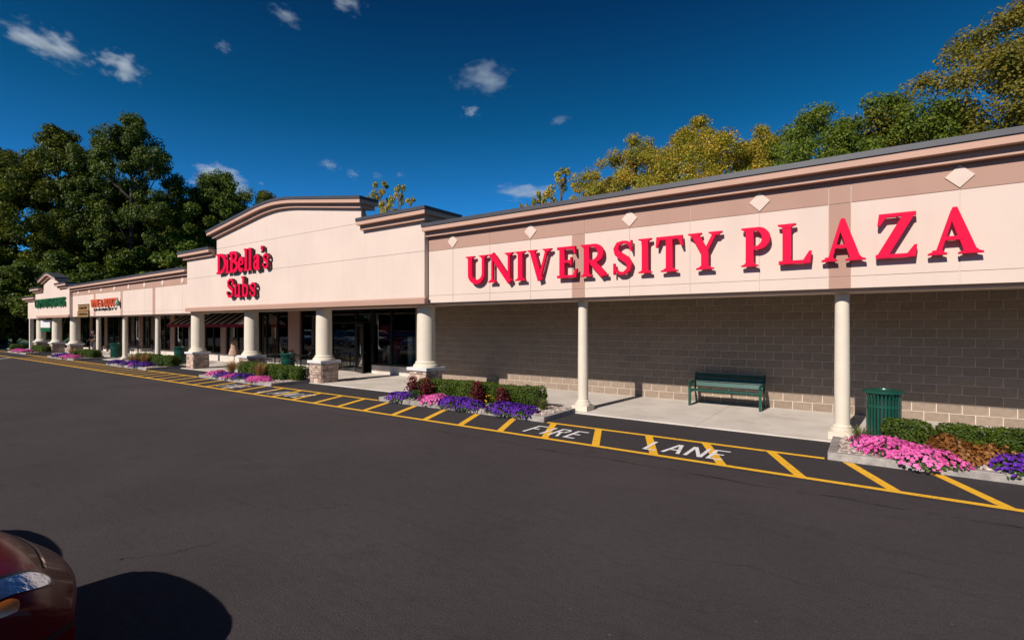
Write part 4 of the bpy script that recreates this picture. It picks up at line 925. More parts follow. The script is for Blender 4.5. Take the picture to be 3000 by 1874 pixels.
BN = ['at right edge beside the bin', 'in front of the block wall', 'before the gabled sub shop', 'before the striped awning', 'below the gold panel sign', 'below the far green letters']
def bed(i, gravel):
    x0, x1 = BEDS[i]; y0, y1 = 9.52, 11.1
    b = thing('flower_bed', 'stone-kerbed flower bed ' + BN[i], 'flower bed', ((x0 + x1) / 2, 10.3, 0), 0, 'kerbed flower beds along the fire lane')
    g = MB(); g.box(x0 + 0.12, x1 - 0.12, y0 + 0.12, y1, -0.02, 0.085); build(g, 'soil', M['earth'], b)
    x = x0 + 0.0
    xs = [x0]; 
    while xs[-1] < x1 - 1.6: xs.append(xs[-1] + 1.25)
    xs.append(x1)
    for a, c in zip(xs[:-1], xs[1:]):
        g = MB(); g.chbox(a + (0.0 if a != x0 else 0.0) + 0.004, c - 0.004, y0, y0 + 0.125, -0.03, 0.115, 0.012); build(g, 'kerb_stone', M['kerb'], b)
    for xx in (x0, x1 - 0.125):
        g = MB(); g.box(xx + 0.002, xx + 0.123, y0 + 0.13, y1 - 0.12, -0.03, 0.113); build(g, 'kerb_stone', M['kerb'], b)
    for (a, c, d, e, n) in gravel:
        build(pebble_mesh('gravel', n, a, c, d, e, 0.092), 'gravel', M['pebble'], b, kind='stuff')
    return b
bed(0, [(-0.42, 0.35, 9.68, 11.0, 900), (0.3, 2.4, 9.66, 10.3, 500)])
bed(1, [(-6.75, -6.02, 9.68, 11.0, 800), (-11.25, -6.7, 9.66, 10.3, 500), (-11.25, -10.95, 9.66, 11.0, 200)])
bed(2, [(-17.9, -17.2, 9.66, 11.0, 520), (-22.4, -17.9, 9.66, 10.2, 300)])
bed(3, [(-28.8, -28.2, 9.66, 11.0, 300), (-33.3, -28.8, 9.66, 10.1, 200)])
bed(4, [(-44.4, -39.3, 9.66, 11.0, 250)]); bed(5, [(-55.4, -50.3, 9.66, 11.0, 250)])
zb = 0.085
ORD = ['first', 'second', 'third', 'fourth', 'fifth', 'sixth', 'seventh']
def hedge(i, xs, sc, y=10.72):
    for k, x in enumerate(xs):
        plant('box', x, y + random.uniform(-0.02, 0.02), zb, '%s clipped boxwood from the left, bed %s' % (ORD[k], BN[i]), (sc[0], sc[1], sc[2] * random.uniform(0.96, 1.04)), random.choice([0, math.pi]))
hedge(0, [0.52, 1.24, 1.84, 2.4, 3.1], (0.93, 0.9, 0.78), 10.9)
hedge(1, [-10.55, -9.85, -9.15, -8.45, -7.75, -7.02], (1.08, 1.0, 0.86))
hedge(2, [-20.95, -20.25, -19.55, -18.85, -18.15, -17.45], (1.08, 1.0, 0.92))
hedge(3, [-32.0, -31.25, -30.5, -29.75, -29.0, -28.4], (1.1, 1.0, 0.9))
hedge(4, [-42.0, -41.25, -40.5, -39.8], (1.1, 1.0, 0.85)); hedge(5, [-52.9, -52.15, -51.4, -50.7], (1.1, 1.0, 0.85))
P_ = 'pink petunia mound'; U_ = 'purple petunia mound'
for (kd, x, y, sc, lab) in [
    ('pink', 0.12, 10.42, 1.0, P_ + ' at the back of the pink drift nearest the green bin'), ('pink', 0.38, 10.02, 1.05, P_ + ' in the middle of the pink drift near the bin'), ('pink', 0.70, 9.76, 1.0, P_ + ' spilling over the kerb right of the bin'), ('pink', 0.62, 10.25, 0.8, P_ + ' tucked between boxwood and bronze leaves right of the bin'),
    ('coleus', 1.02, 10.42, (1.0, 1.0, 1.25), 'tall bronze coleus behind the pink drift at the right edge'), ('coleus', 1.08, 10.0, 1.0, 'bronze coleus at the kerb between pink and purple petunias'), ('coleus', 1.45, 10.3, 1.0, 'bronze coleus beside the purple petunias at the right edge'),
    ('purple', 1.72, 10.1, 1.0, U_ + ' at the right edge of the photo beside the bronze coleus'), ('purple', 2.0, 9.72, 1.0, U_ + ' hanging over the kerb at the far right edge'),
    ('tuft', -0.14, 10.78, 1.0, 'yellow green grass tuft in gravel beside the green bin'),
    ('purple', -10.72, 9.78, 1.0, U_ + ' at the left end of the bed in front of the block wall'), ('red', -10.78, 10.25, 1.15, 'burgundy plant at the left end before the stone pier'), ('red', -10.2, 10.22, 1.15, 'burgundy plant beside the pink petunias in front of the boxwoods'), ('leafy', -10.35, 9.95, 0.9, 'low green plant under the two left burgundy plants'),
    ('pink', -9.55, 9.86, 1.0, P_ + ' between purple mounds in front of the block wall'), ('pink', -9.1, 9.98, 0.7, 'small ' + P_ + ' behind the purple one at the wall bed'), ('purple', -8.75, 9.78, 1.05, U_ + ' right of the pink one in the wall bed'), ('purple', -8.18, 9.72, 0.95, U_ + ' spilling on the kerb left of the single bare kerb stone'),
    ('red', -8.35, 10.22, 1.2, 'burgundy plant in the middle of the wall bed'), ('red', -7.55, 10.2, 1.0, 'burgundy plant behind the yellow flower'), ('purple', -7.15, 9.78, 1.05, U_ + ' nearest the word FIRE, left of its pair'), ('purple', -6.62, 9.72, 0.95, U_ + ' at the right end of the wall bed next to the gravel'),
    ('tuft', -6.45, 10.35, 1.0, 'green grass tuft in gravel at the right end of the wall bed'), ('tuft', -11.05, 10.55, 0.7, 'small grass tuft at the left end of the wall bed'),
    ('pink', -22.1, 10.0, 0.95, P_ + ' at the left end before the sub shop'), ('tan', -21.75, 10.45, 1.0, 'tan grass clump left of the boxwoods before the sub shop'), ('purple', -21.0, 9.85, 0.9, U_ + ' left of the mixed pair before the sub shop'), ('pink', -20.3, 9.82, 0.85, P_ + ' between two purple ones before the sub shop'), ('purple', -19.7, 9.85, 1.0, U_ + ' left of the tan grass before the sub shop'), ('tan', -19.05, 10.2, 1.1, 'tan grass clump in front of the boxwoods before the sub shop'), ('pink', -18.45, 9.82, 0.95, P_ + ' at the right end before the sub shop'), ('pink', -18.0, 9.8, 0.7, 'small ' + P_ + ' next to gravel before the sub shop'), ('leafy', -17.75, 10.35, 1.1, 'bright green low plant at the right end before the sub shop'),
    ('purple', -33.0, 9.9, 1.0, U_ + ' at the left end before the striped awning'), ('tan', -31.9, 10.2, 0.9, 'tan grass clump at the left before the striped awning'), ('purple', -31.0, 9.9, 1.1, U_ + ' in the middle before the striped awning'), ('tan', -30.4, 10.25, 1.1, 'tan grass clump between purple flowers before the striped awning'), ('pink', -30.5, 9.82, 0.6, 'small ' + P_ + ' before the striped awning'), ('purple', -29.4, 9.85, 1.15, U_ + ' at the right before the striped awning'), ('leafy', -28.6, 10.3, 1.0, 'green low plant at the right end before the striped awning'),
    ('pink', -44.1, 10.0, 0.8, P_ + ' at the left end below the gold panel sign'), ('purple', -43.2, 9.95, 1.1, U_ + ' at the left below the gold panel sign'), ('purple', -42.3, 9.95, 1.1, U_ + ' at the centre below the gold panel sign'), ('pink', -41.2, 9.88, 1.1, P_ + ' at the centre below the gold panel sign'), ('pink', -40.5, 9.85, 1.0, P_ + ' at the right below the gold panel sign'), ('tan', -43.2, 10.5, 0.9, 'tan grass clump below the gold panel sign'), ('leafy', -41.8, 10.3, 1.2, 'green low plant before the far boxwoods'),
    ('pink', -54.8, 10.0, 1.1, P_ + ' at the left below the far green letters'), ('pink', -53.8, 9.95, 1.1, P_ + ' at the centre below the far green letters'), ('pink', -52.2, 9.9, 1.1, P_ + ' at the right below the far green letters')]:
    plant(kd, x, y, zb if kd not in ('pink', 'purple') else zb - 0.01, lab, sc)
p, nr = dome(14, 0.12, 0.16, 0.04); o = thing('marigold', 'small yellow marigold among the purple petunias', 'flowers', (-7.75, 9.95, zb + 0.12)); link('blossoms', blossom_mesh('marigold_blossoms', p, nr, 0.05, M['yellow_petal']), o)
p, nr = dome(60, 0.12, 0.14, -0.1, 0, 0.8); link('leaves', leaves_mesh('marigold_leaves', p, nr, 0.05, M['petunia_leaf']), o)
for i_, (x, y) in enumerate([(-58.6, 10.6), (-59.5, 10.8), (-60.4, 10.9)]):
    plant('box', x, y, 0, 'low clipped shrub, %s from the left past the last store' % ORD[2 - i_], (1.2, 1.2, 0.9))

# ------------------------------------------------------------------ bench
bn = thing('park_bench', 'dark green slatted bench against the block wall', 'bench', (-3.05, 14.0, 0.03))
bx0, bx1 = -3.93, -2.17
for xx in (bx0, bx1 - 0.06):
    q = MB()
    q.box(xx, xx + 0.06, 13.62, 13.68, 0.03, 0.60)
    q.tube([(xx + 0.03, 14.3, 0.03), (xx + 0.03, 14.22, 0.25), (xx + 0.03, 14.17, 0.45), (xx + 0.03, 14.22, 0.66), (xx + 0.03, 14.3, 0.86)], 0.03, 8)
    q.tube([(xx + 0.03, 13.65, 0.40), (xx + 0.03, 14.19, 0.38)], 0.026, 8)
    q.box(xx + 0.012, xx + 0.048, 13.6, 14.3, 0.032, 0.055)
    build(q, 'end_frame', M['green'], bn)
    q = MB(); q.tube([(xx + 0.03, 13.58, 0.585), (xx + 0.03, 13.66, 0.625), (xx + 0.03, 13.9, 0.635), (xx + 0.03, 14.22, 0.63)], 0.032, 8); build(q, 'armrest', M['green'], bn, 50)
def slat(x0, x1, y, z, w, th, tilt, name):
    q = MB(); ca, sa = math.cos(tilt), math.sin(tilt)
    vs = []
    for x in (x0, x1):
        for a, b in ((-w / 2, -th / 2), (w / 2, -th / 2), (w / 2, th / 2), (-w / 2, th / 2)): vs.append((x, y + a * ca - b * sa, z + a * sa + b * ca))
    q.add(vs, [(0, 1, 2, 3), (7, 6, 5, 4), (0, 4, 5, 1), (1, 5, 6, 2), (2, 6, 7, 3), (3, 7, 4, 0)]); build(q, name, M['green'], bn)
for k, (y, z) in enumerate([(13.68, 0.435), (13.80, 0.44), (13.92, 0.435), (14.04, 0.425)]): slat(bx0 + 0.03, bx1 - 0.03, y, z, 0.1, 0.03, 0.0 - 0.03 * k, 'seat_slat')
for k, (y, z, t) in enumerate([(14.145, 0.56, 1.35), (14.17, 0.68, 1.28), (14.215, 0.795, 1.2)]): slat(bx0 + 0.03, bx1 - 0.03, y, z, 0.105, 0.03, t, 'back_slat')
q = MB(); q.tube([(-3.05, 13.66, 0.40), (-3.05, 14.12, 0.38), (-3.05, 14.19, 0.6), (-3.05, 14.26, 0.84)], 0.018, 8); build(q, 'centre_brace', M['green'], bn)

# ------------------------------------------------------------------ litter bins
bin0 = thing('litter_bin', 'green slatted litter bin beside the thin column at the right', 'litter bin', (0.2, 11.42, 0.03), 0, 'green slatted litter bins')
nb = 30
sl = MB()
prof = [(0.255, 0.05), (0.262, 0.3), (0.262, 0.62), (0.262, 0.76), (0.275, 0.84), (0.31, 0.905)]
wd = 0.017
vs = []
for r_, z in prof: vs += [(r_, -wd, z), (r_, wd, z), (r_ - 0.008, wd, z), (r_ - 0.008, -wd, z)]
fs = [(3, 2, 1, 0), tuple(4 * (len(prof) - 1) + i for i in (0, 1, 2, 3))]
for k in range(len(prof) - 1):
    for i in range(4): fs.append((4 * k + i, 4 * k + (i + 1) % 4, 4 * k + 4 + (i + 1) % 4, 4 * k + 4 + i))
sl.add(vs, fs); sl_me = sl.mesh('slat', M['green'])
for i in range(nb): link('slat', sl_me, bin0, (0, 0, 0), 2 * math.pi * i / nb)
q = MB(); q.lathe([(0.235, 0.045), (0.235, 0.8), (0.20, 0.8), (0.2, 0.1)], 0, 0, 28); link('liner', q.mesh('liner', M['black'], smooth=40), bin0)
def ring(r0, r1, z0, z1): q = MB(); n = 36; q.lathe([(r0, z0), (r1, z0), (r1, z1), (r0, z1), (r0, z0)], 0, 0, n); q.f = q.f[:-2]; q.m = q.m[:-2]; return q
link('band', ring(0.244, 0.268, 0.63, 0.68).mesh('band', M['green'], smooth=40), bin0); link('band', ring(0.244, 0.268, 0.045, 0.095).mesh('band', M['green'], smooth=40), bin0)
link('rim', ring(0.29, 0.325, 0.895, 0.925).mesh('rim', M['green'], smooth=40), bin0)
q = MB(); q.lathe([(0.315, 0.90), (0.318, 0.935), (0.24, 0.955), (0.15, 0.955), (0.14, 0.93), (0.13, 0.80)], 0, 0, 32); link('lid', q.mesh('lid', M['green'], smooth=40), bin0)
q = MB(); q.lathe([(0.09, 0.0), (0.09, 0.045)], 0, 0, 16); link('foot', q.mesh('foot', M['green'], smooth=40), bin0)
copy_tree(bin0, None, (-19.75, 11.75, 0.03), 0.3, 'green litter bin half hidden behind the boxwoods before the sub shop')
copy_tree(bin0, None, (-30.6, 12.0, 0.03), 0.7, 'green litter bin left of the stone pier by the striped awning', (1.15, 1.15, 1.0))
copy_tree(bin0, None, (-39.9, 11.9, 0.03), 1.1, 'green litter bin between two thin columns beyond the awning', (1.2, 1.2, 1.0))
copy_tree(bin0, None, (-48.3, 12.0, 0.03), 0.2, 'farthest green litter bin between the far store\'s stone piers')

# ------------------------------------------------------------------ cafe furniture, downspouts, dress stand
def cafe_chair():
    o = thing('cafe_chair', 'black metal cafe chair', 'chair', (0, 0, 0.03), 0, 'black cafe chairs on the pavement')
    q = MB(); q.lathe([(0.2, 0.44), (0.2, 0.465)], 0, 0, 16); link('seat', q.mesh('seat', M['black'], smooth=40), o)
    for a in (45, 135, 225, 315):
        q = MB(); ca, sa = math.cos(R(a)), math.sin(R(a)); q.tube([(0.16 * ca, 0.16 * sa, 0.44), (0.22 * ca, 0.22 * sa, 0)], 0.012, 6); link('leg', q.mesh('leg', M['black'], smooth=40), o)
    q = MB(); q.tube([(-0.18, 0.1, 0.46), (-0.19, 0.2, 0.8), (-0.1, 0.24, 0.9), (0.1, 0.24, 0.9), (0.19, 0.2, 0.8), (0.18, 0.1, 0.46)], 0.013, 6)
    for x in (-0.08, 0.0, 0.08): q.tube([(x, 0.16, 0.46), (x, 0.235, 0.88)], 0.008, 5)
    link('backrest', q.mesh('backrest', M['black'], smooth=40), o); return o
def cafe_table():
    o = thing('cafe_table', 'round black cafe table', 'table', (0, 0, 0.03), 0, 'round black cafe tables')
    q = MB(); q.lathe([(0.38, 0.71), (0.4, 0.72), (0.38, 0.74)], 0, 0, 24); link('tabletop', q.mesh('tabletop', M['black'], smooth=40), o)
    q = MB(); q.lathe([(0.03, 0.03), (0.03, 0.71)], 0, 0, 10); link('stem', q.mesh('stem', M['black'], smooth=40), o)
    q = MB(); q.lathe([(0.24, 0.0), (0.22, 0.02), (0.04, 0.045)], 0, 0, 20); link('base', q.mesh('base', M['black'], smooth=40), o); return o
ch0, tb0 = cafe_chair(), cafe_table(); firstc = [True]; firstt = [True]
def put(pr, first, loc, rz, lab):
    if first[0]: first[0] = False; pr.location = loc; pr.rotation_euler = (0, 0, rz); pr['label'] = lab
    else: copy_tree(pr, None, loc, rz, lab)
for k, (x, y, where) in enumerate([(-39.3, 12.9, 'beyond the awning, behind the thin column'), (-43.4, 12.9, 'under the gold panel sign'), (-23.3, 13.2, 'behind the boxwoods by the sub shop'), (-21.3, 13.3, 'just left of the sub shop door')]):
    put(tb0, firstt, (x, y, 0.03), 0, 'round black cafe table ' + where)
    put(ch0, firstc, (x - 0.62, y, 0.03), R(90), 'black cafe chair left of the table ' + where)
    put(ch0, firstc, (x + 0.62, y + 0.05, 0.03), R(-90), 'black cafe chair right of the table ' + where)
    put(ch0, firstc, (x + 0.05, y + 0.62, 0.03), R(0), 'black cafe chair behind the table ' + where)
for (x, z0, z1, lab) in [(-35.15, 0.45, 2.05, 'white pipe on the wall pier under the awning\'s left end'), (-43.35, 1.0, 2.6, 'thin white pipe on the wall pier beyond the awning')]:
    q = MB(); q.tube([(x, 14.28, z0), (x + 0.02, 14.28, (z0 + z1) / 2), (x - 0.02, 14.28, z1 - 0.3), (x - 0.04, 14.32, z1)], 0.045, 10); o = build(q, 'downspout', M['white_col'], None, 50, loc=(x, 14.28, z0)); tag(o, lab, 'pipe')
ds = thing('dress_stand', 'patterned tan dress on a stand outside the shop door under the awning', 'dress stand', (-27.75, 13.45, 0.03))
q = MB(); q.lathe([(0.27, 0.56), (0.25, 0.7), (0.15, 1.02), (0.17, 1.2), (0.17, 1.32), (0.06, 1.4)], -27.75, 13.45, 20); build(q, 'dress', M['dress'], ds, 60)
q = MB(); q.lathe([(0.018, 0.05), (0.018, 0.6)], -27.75, 13.45, 8); build(q, 'pole', M['black'], ds); q = MB(); q.lathe([(0.2, 0.03), (0.18, 0.05)], -27.75, 13.45, 16); build(q, 'base', M['black'], ds)
q = MB(); q.lathe([(0.045, 1.4), (0.045, 1.47), (0.02, 1.5)], -27.75, 13.45, 10); build(q, 'neck_block', M['brown'], ds)

# a person leaning forward under the gold panel sign
def skin(name, verts, edges, radii, m, parent):
    me = bpy.data.meshes.new(name); me.from_pydata(verts, edges, []); me.materials.append(m)
    o = link(name, me, parent); sm = o.modifiers.new('skin', 'SKIN'); 
    if not me.skin_vertices: me.skin_vertices.new() if hasattr(me.skin_vertices, 'new') else None
    for i, r_ in enumerate(radii):
        try: me.skin_vertices[0].data[i].radius = (r_, r_)
        except Exception: pass
    try: me.skin_vertices[0].data[0].use_root = True
    except Exception: pass
    s2 = o.modifiers.new('sub', 'SUBSURF'); s2.levels = 2; s2.render_levels = 2; sm.use_smooth_shade = True
    return o
pe = thing('person', 'person in dark top and pale trousers leaning forward under the gold panel sign', 'person', (-46.0, 12.5, 0.03), R(25))
V = [(0, 0, 0.93), (0.0, -0.06, 1.12), (0.0, -0.16, 1.32), (0, -0.22, 1.43), (0, -0.27, 1.52), (0, -0.30, 1.62),
     (0.17, -0.16, 1.33), (0.22, -0.3, 1.1), (0.2, -0.5, 0.98), (-0.17, -0.16, 1.33), (-0.22, -0.3, 1.1), (-0.2, -0.5, 0.98),
     (0.1, 0.02, 0.85), (0.12, -0.02, 0.48), (0.12, 0.05, 0.08), (0.12, -0.12, 0.03), (-0.1, 0.02, 0.85), (-0.12, -0.1, 0.48), (-0.12, -0.02, 0.08), (-0.12, -0.2, 0.03)]
E_ = [(0, 1), (1, 2), (2, 3), (3, 4), (4, 5), (2, 6), (6, 7), (7, 8), (2, 9), (9, 10), (10, 11), (0, 12), (12, 13), (13, 14), (14, 15), (0, 16), (16, 17), (17, 18), (18, 19)]
skin('body', V, E_, [0.13, 0.12, 0.13, 0.05, 0.085, 0.09, 0.06, 0.045, 0.035, 0.06, 0.045, 0.035, 0.085, 0.06, 0.042, 0.035, 0.085, 0.06, 0.042, 0.035], M['skin'], pe)
skin('top', [V[0], V[1], V[2], V[6], (0.215, -0.29, 1.12), V[9], (-0.215, -0.29, 1.12)], [(0, 1), (1, 2), (2, 3), (3, 4), (2, 5), (5, 6)], [0.15, 0.145, 0.155, 0.075, 0.06, 0.075, 0.06], M['dark_cloth'], pe)
skin('trousers', [V[0], V[12], V[13], V[14], V[16], V[17], V[18]], [(0, 1), (1, 2), (2, 3), (0, 4), (4, 5), (5, 6)], [0.145, 0.105, 0.085, 0.07, 0.105, 0.085, 0.07], M['grey_cloth'], pe)
q = MB(); q.lathe([(0.02, 1.56), (0.1, 1.6), (0.105, 1.66), (0.07, 1.72), (0.02, 1.735)], 0, -0.27, 12); link('hair', q.mesh('hair', M['hair'], smooth=60), pe)

# ------------------------------------------------------------------ cars
def car(name, label, loc, rz, paint):
    c = thing(name, label, 'car', loc, rz, 'parked cars')
    ST = [(0.00, 0.66, 0.53, 0.47, 0.37, 0.27), (0.03, 0.76, 0.575, 0.50, 0.35, 0.22), (0.12, 0.82, 0.64, 0.56, 0.34, 0.2), (0.24, 0.86, 0.745, 0.65, 0.34, 0.2), (0.42, 0.88, 0.81, 0.71, 0.34, 0.2), (0.8, 0.89, 0.875, 0.75, 0.34, 0.2), (1.25, 0.90, 1.0, 0.80, 0.34, 0.2),
          (2.4, 0.91, 1.02, 0.80, 0.34, 0.2), (3.6, 0.90, 1.03, 0.81, 0.34, 0.2), (4.3, 0.86, 1.0, 0.78, 0.36, 0.22), (4.55, 0.80, 0.9, 0.72, 0.38, 0.25), (4.65, 0.7, 0.75, 0.62, 0.42, 0.3)]
    V = []; F = []; half = [(0.0, 0), (0.42, 0), (0.76, 1), (0.94, 2), (1.0, 3), (1.0, 4), (0.93, 5), (0.45, 5)]
    for (s, w, zt, zm, zl, zb_) in ST:
        ring_ = []
        zz = {0: zt, 1: zt - 0.02, 2: zt - 0.075, 3: zm, 4: zl, 5: zb_}
        pts = [(f * w, zz[k]) for f, k in half]
        full_ = pts + [(-x, z) for x, z in pts[::-1] if x > 0]
        for x, z in full_:
            bow = 0.20 * (abs(x) / 0.9) ** 2.2 * max(0, 1 - s / 0.7) - (0.15 * (abs(x) / 0.9) ** 2 if s > 4.2 else 0)
            V.append((x, -(s + bow), z))
    m_ = len(V) // len(ST)
    for k in range(len(ST) - 1):
        for i in range(m_): F.append((k * m_ + i, k * m_ + (i + 1) % m_, (k + 1) * m_ + (i + 1) % m_, (k + 1) * m_ + i))
    F.append(tuple(range(m_ - 1, -1, -1))); F.append(tuple((len(ST) - 1) * m_ + i for i in range(m_)))
    b = MB(); b.add(V, F); me = b.mesh('body', paint, smooth=80)
    body = link('body', me, c); ss = body.modifiers.new('sub', 'SUBSURF'); ss.levels = 2; ss.render_levels = 2
    q = MB()
    vs = [(0.78, -1.1, 1.0), (-0.78, -1.1, 1.0), (-0.8, -4.4, 1.0), (0.8, -4.4, 1.0), (0.63, -1.9, 1.53), (-0.63, -1.9, 1.53), (-0.62, -3.8, 1.54), (0.62, -3.8, 1.54)]
    q.add(vs, [(3, 2, 1, 0), (4, 5, 6, 7), (0, 1, 5, 4), (1, 2, 6, 5), (2, 3, 7, 6), (3, 0, 4, 7)]); link('cabin_glass', q.mesh('cabin_glass', M['car_glass']), c)
    q = MB()
    q.add([(0.66, -1.85, 1.53), (-0.66, -1.85, 1.53), (-0.65, -3.85, 1.54), (0.65, -3.85, 1.54), (0.55, -2.0, 1.6), (-0.55, -2.0, 1.6), (-0.54, -3.7, 1.6), (0.54, -3.7, 1.6)], [(3, 2, 1, 0), (4, 5, 6, 7), (0, 1, 5, 4), (1, 2, 6, 5), (2, 3, 7, 6), (3, 0, 4, 7)])
    for sx in (1, -1):
        q.tube([(sx * 0.785, -1.1, 1.0), (sx * 0.64, -1.9, 1.53)], 0.035, 6); q.tube([(sx * 0.8, -2.75, 1.0), (sx * 0.635, -2.75, 1.535)], 0.04, 6); q.tube([(sx * 0.8, -4.4, 1.0), (sx * 0.63, -3.8, 1.53)], 0.05, 6)
    link('roof', q.mesh('roof', paint), c)
    for sx in (1, -1):
        for y in (-0.98, -3.62):
            w_ = MB(); vs = []; n = 24
            prof = [(0.21, 0.0), (0.3, 0.0), (0.325, 0.03), (0.325, 0.16), (0.3, 0.2), (0.2, 0.2)]
            for r_, d in prof:
                for i in range(n): a = 2 * math.pi * i / n; vs.append((sx * (0.90 - d), y + r_ * math.cos(a), 0.325 + r_ * math.sin(a)))
            fs = [(k * n + i, k * n + (i + 1) % n, (k + 1) * n + (i + 1) % n, (k + 1) * n + i) for k in range(len(prof) - 1) for i in range(n)]
            w_.add(vs, fs); wh = link('wheel', w_.mesh('wheel', M['tyre'], smooth=50), c)
            r2 = MB(); vs = [(sx * 0.885, y, 0.325)] + [(sx * (0.875 if i % 2 else 0.895), y + 0.212 * math.cos(2 * math.pi * i / 20), 0.325 + 0.212 * math.sin(2 * math.pi * i / 20)) for i in range(20)]
            r2.add(vs, [(0, i + 1, (i + 1) % 20 + 1) for i in range(20)]); link('rim', r2.mesh('rim', M['chrome']), wh)
        mi = MB(); mi.chbox(sx * 0.9 - 0.0 if sx > 0 else -1.08, 1.08 if sx > 0 else -0.9, -1.62, -1.5, 0.98, 1.12, 0.02); link('mirror', mi.mesh('mirror', paint), c)
        # lamps: patches laid on to the body
        def patch(nm, corners, off, m_, nu=12, nv=7, par=None, round_=0.0):
            A, B, C, D = [Vector((p[0] * sx, p[1], p[2])) for p in corners]; vs = []; fs = []
            for j in range(nv + 1):
                for i in range(nu + 1):
                    u, v = i / nu, j / nv
                    if round_:
                        cu, cv = u * 2 - 1, v * 2 - 1; u2 = cu * math.sqrt(max(0, 1 - round_ * cv * cv / 2)); v2 = cv * math.sqrt(max(0, 1 - round_ * cu * cu / 2)); u, v = (u2 + 1) / 2, (v2 + 1) / 2
                    vs.append(tuple((A * (1 - u) + B * u) * (1 - v) + (D * (1 - u) + C * u) * v))
            for j in range(nv):
                for i in range(nu): fs.append((j * (nu + 1) + i, j * (nu + 1) + i + 1, (j + 1) * (nu + 1) + i + 1, (j + 1) * (nu + 1) + i))
            pm = MB(); pm.add(vs, fs); o = link(nm, pm.mesh(nm, m_, smooth=70), par or c)
            sw = o.modifiers.new('wrap', 'SHRINKWRAP'); sw.target = body; sw.wrap_method = 'NEAREST_SURFACEPOINT'; sw.wrap_mode = 'OUTSIDE_SURFACE'; sw.offset = off
            return o
        hl = patch('headlight', [(0.50, -0.24, 0.745), (0.90, -0.76, 0.82), (0.92, -0.74, 0.68), (0.60, -0.17, 0.63)], 0.006, M['lamp'], round_=0.8)
        patch('lamp_rim', [(0.47, -0.25, 0.765), (0.90, -0.81, 0.84), (0.92, -0.79, 0.66), (0.58, -0.14, 0.61)], 0.003, M['car_dark'], round_=0.7)
        patch('turn_lamp', [(0.80, -0.42, 0.705), (0.91, -0.68, 0.72), (0.92, -0.66, 0.665), (0.82, -0.40, 0.64)], 0.010, M['amber'], par=hl, round_=0.5)
        patch('bumper_strip', [(0.66, -0.20, 0.445), (0.90, -0.7, 0.455), (0.90, -0.7, 0.43), (0.66, -0.20, 0.42)], 0.004, M['car_dark'])
        patch('hood_seam', [(0.70, -0.36, 0.78), (0.75, -1.2, 0.98), (0.765, -1.2, 0.98), (0.715, -0.36, 0.78)], 0.003, M['car_dark'])
        patch('hood_edge_trim', [(0.0, -0.17, 0.69), (0.42, -0.21, 0.70), (0.42, -0.20, 0.685), (0.0, -0.16, 0.67)], 0.006, M['chrome'])
        patch('tail_lamp', [(0.55, -4.62, 0.82), (0.86, -4.3, 0.85), (0.86, -4.3, 0.68), (0.55, -4.62, 0.66)], 0.006, M['red'])
    q = MB(); q.box(-0.28, 0.28, -0.14, -0.038, 0.36, 0.46)
    for k in range(4): q.box(-0.27, 0.27, -0.04, -0.03, 0.37 + k * 0.024, 0.38 + k * 0.024)
    link('grille', q.mesh('grille', M['car_dark']), c)
    return c
car('parked_car', 'maroon car nosing into the lower left corner with its headlight showing', (-4.50, 1.07, 0), 0.0, M['car_paint'])
car('parked_car', 'blue car parked beyond the maroon one, outside the left edge, casting a shadow', (-6.68, 0.62, 0), 0.0, M['car_blue'])
for k, (x, y, m_, lab) in enumerate([(-33.5, -1.5, 'car_grey', 'silver car in the lot, mirrored in the sub shop glass'), (-37.2, -1.8, 'car_paint', 'maroon car in the lot row, mirrored in the shop glass'), (-41.0, -1.4, 'car_white', 'white car in the lot row, mirrored in the shop glass'), (-44.9, -1.7, 'car_grey', 'second silver car in the lot row beyond the white one'), (-48.6, -1.5, 'car_blue', 'blue car in the lot row beyond the silver ones'), (-52.5, -1.6, 'car_white', 'white car at the far end of the lot row')]):
    car('parked_car', lab, (x, y, 0), 0.0, M[m_])

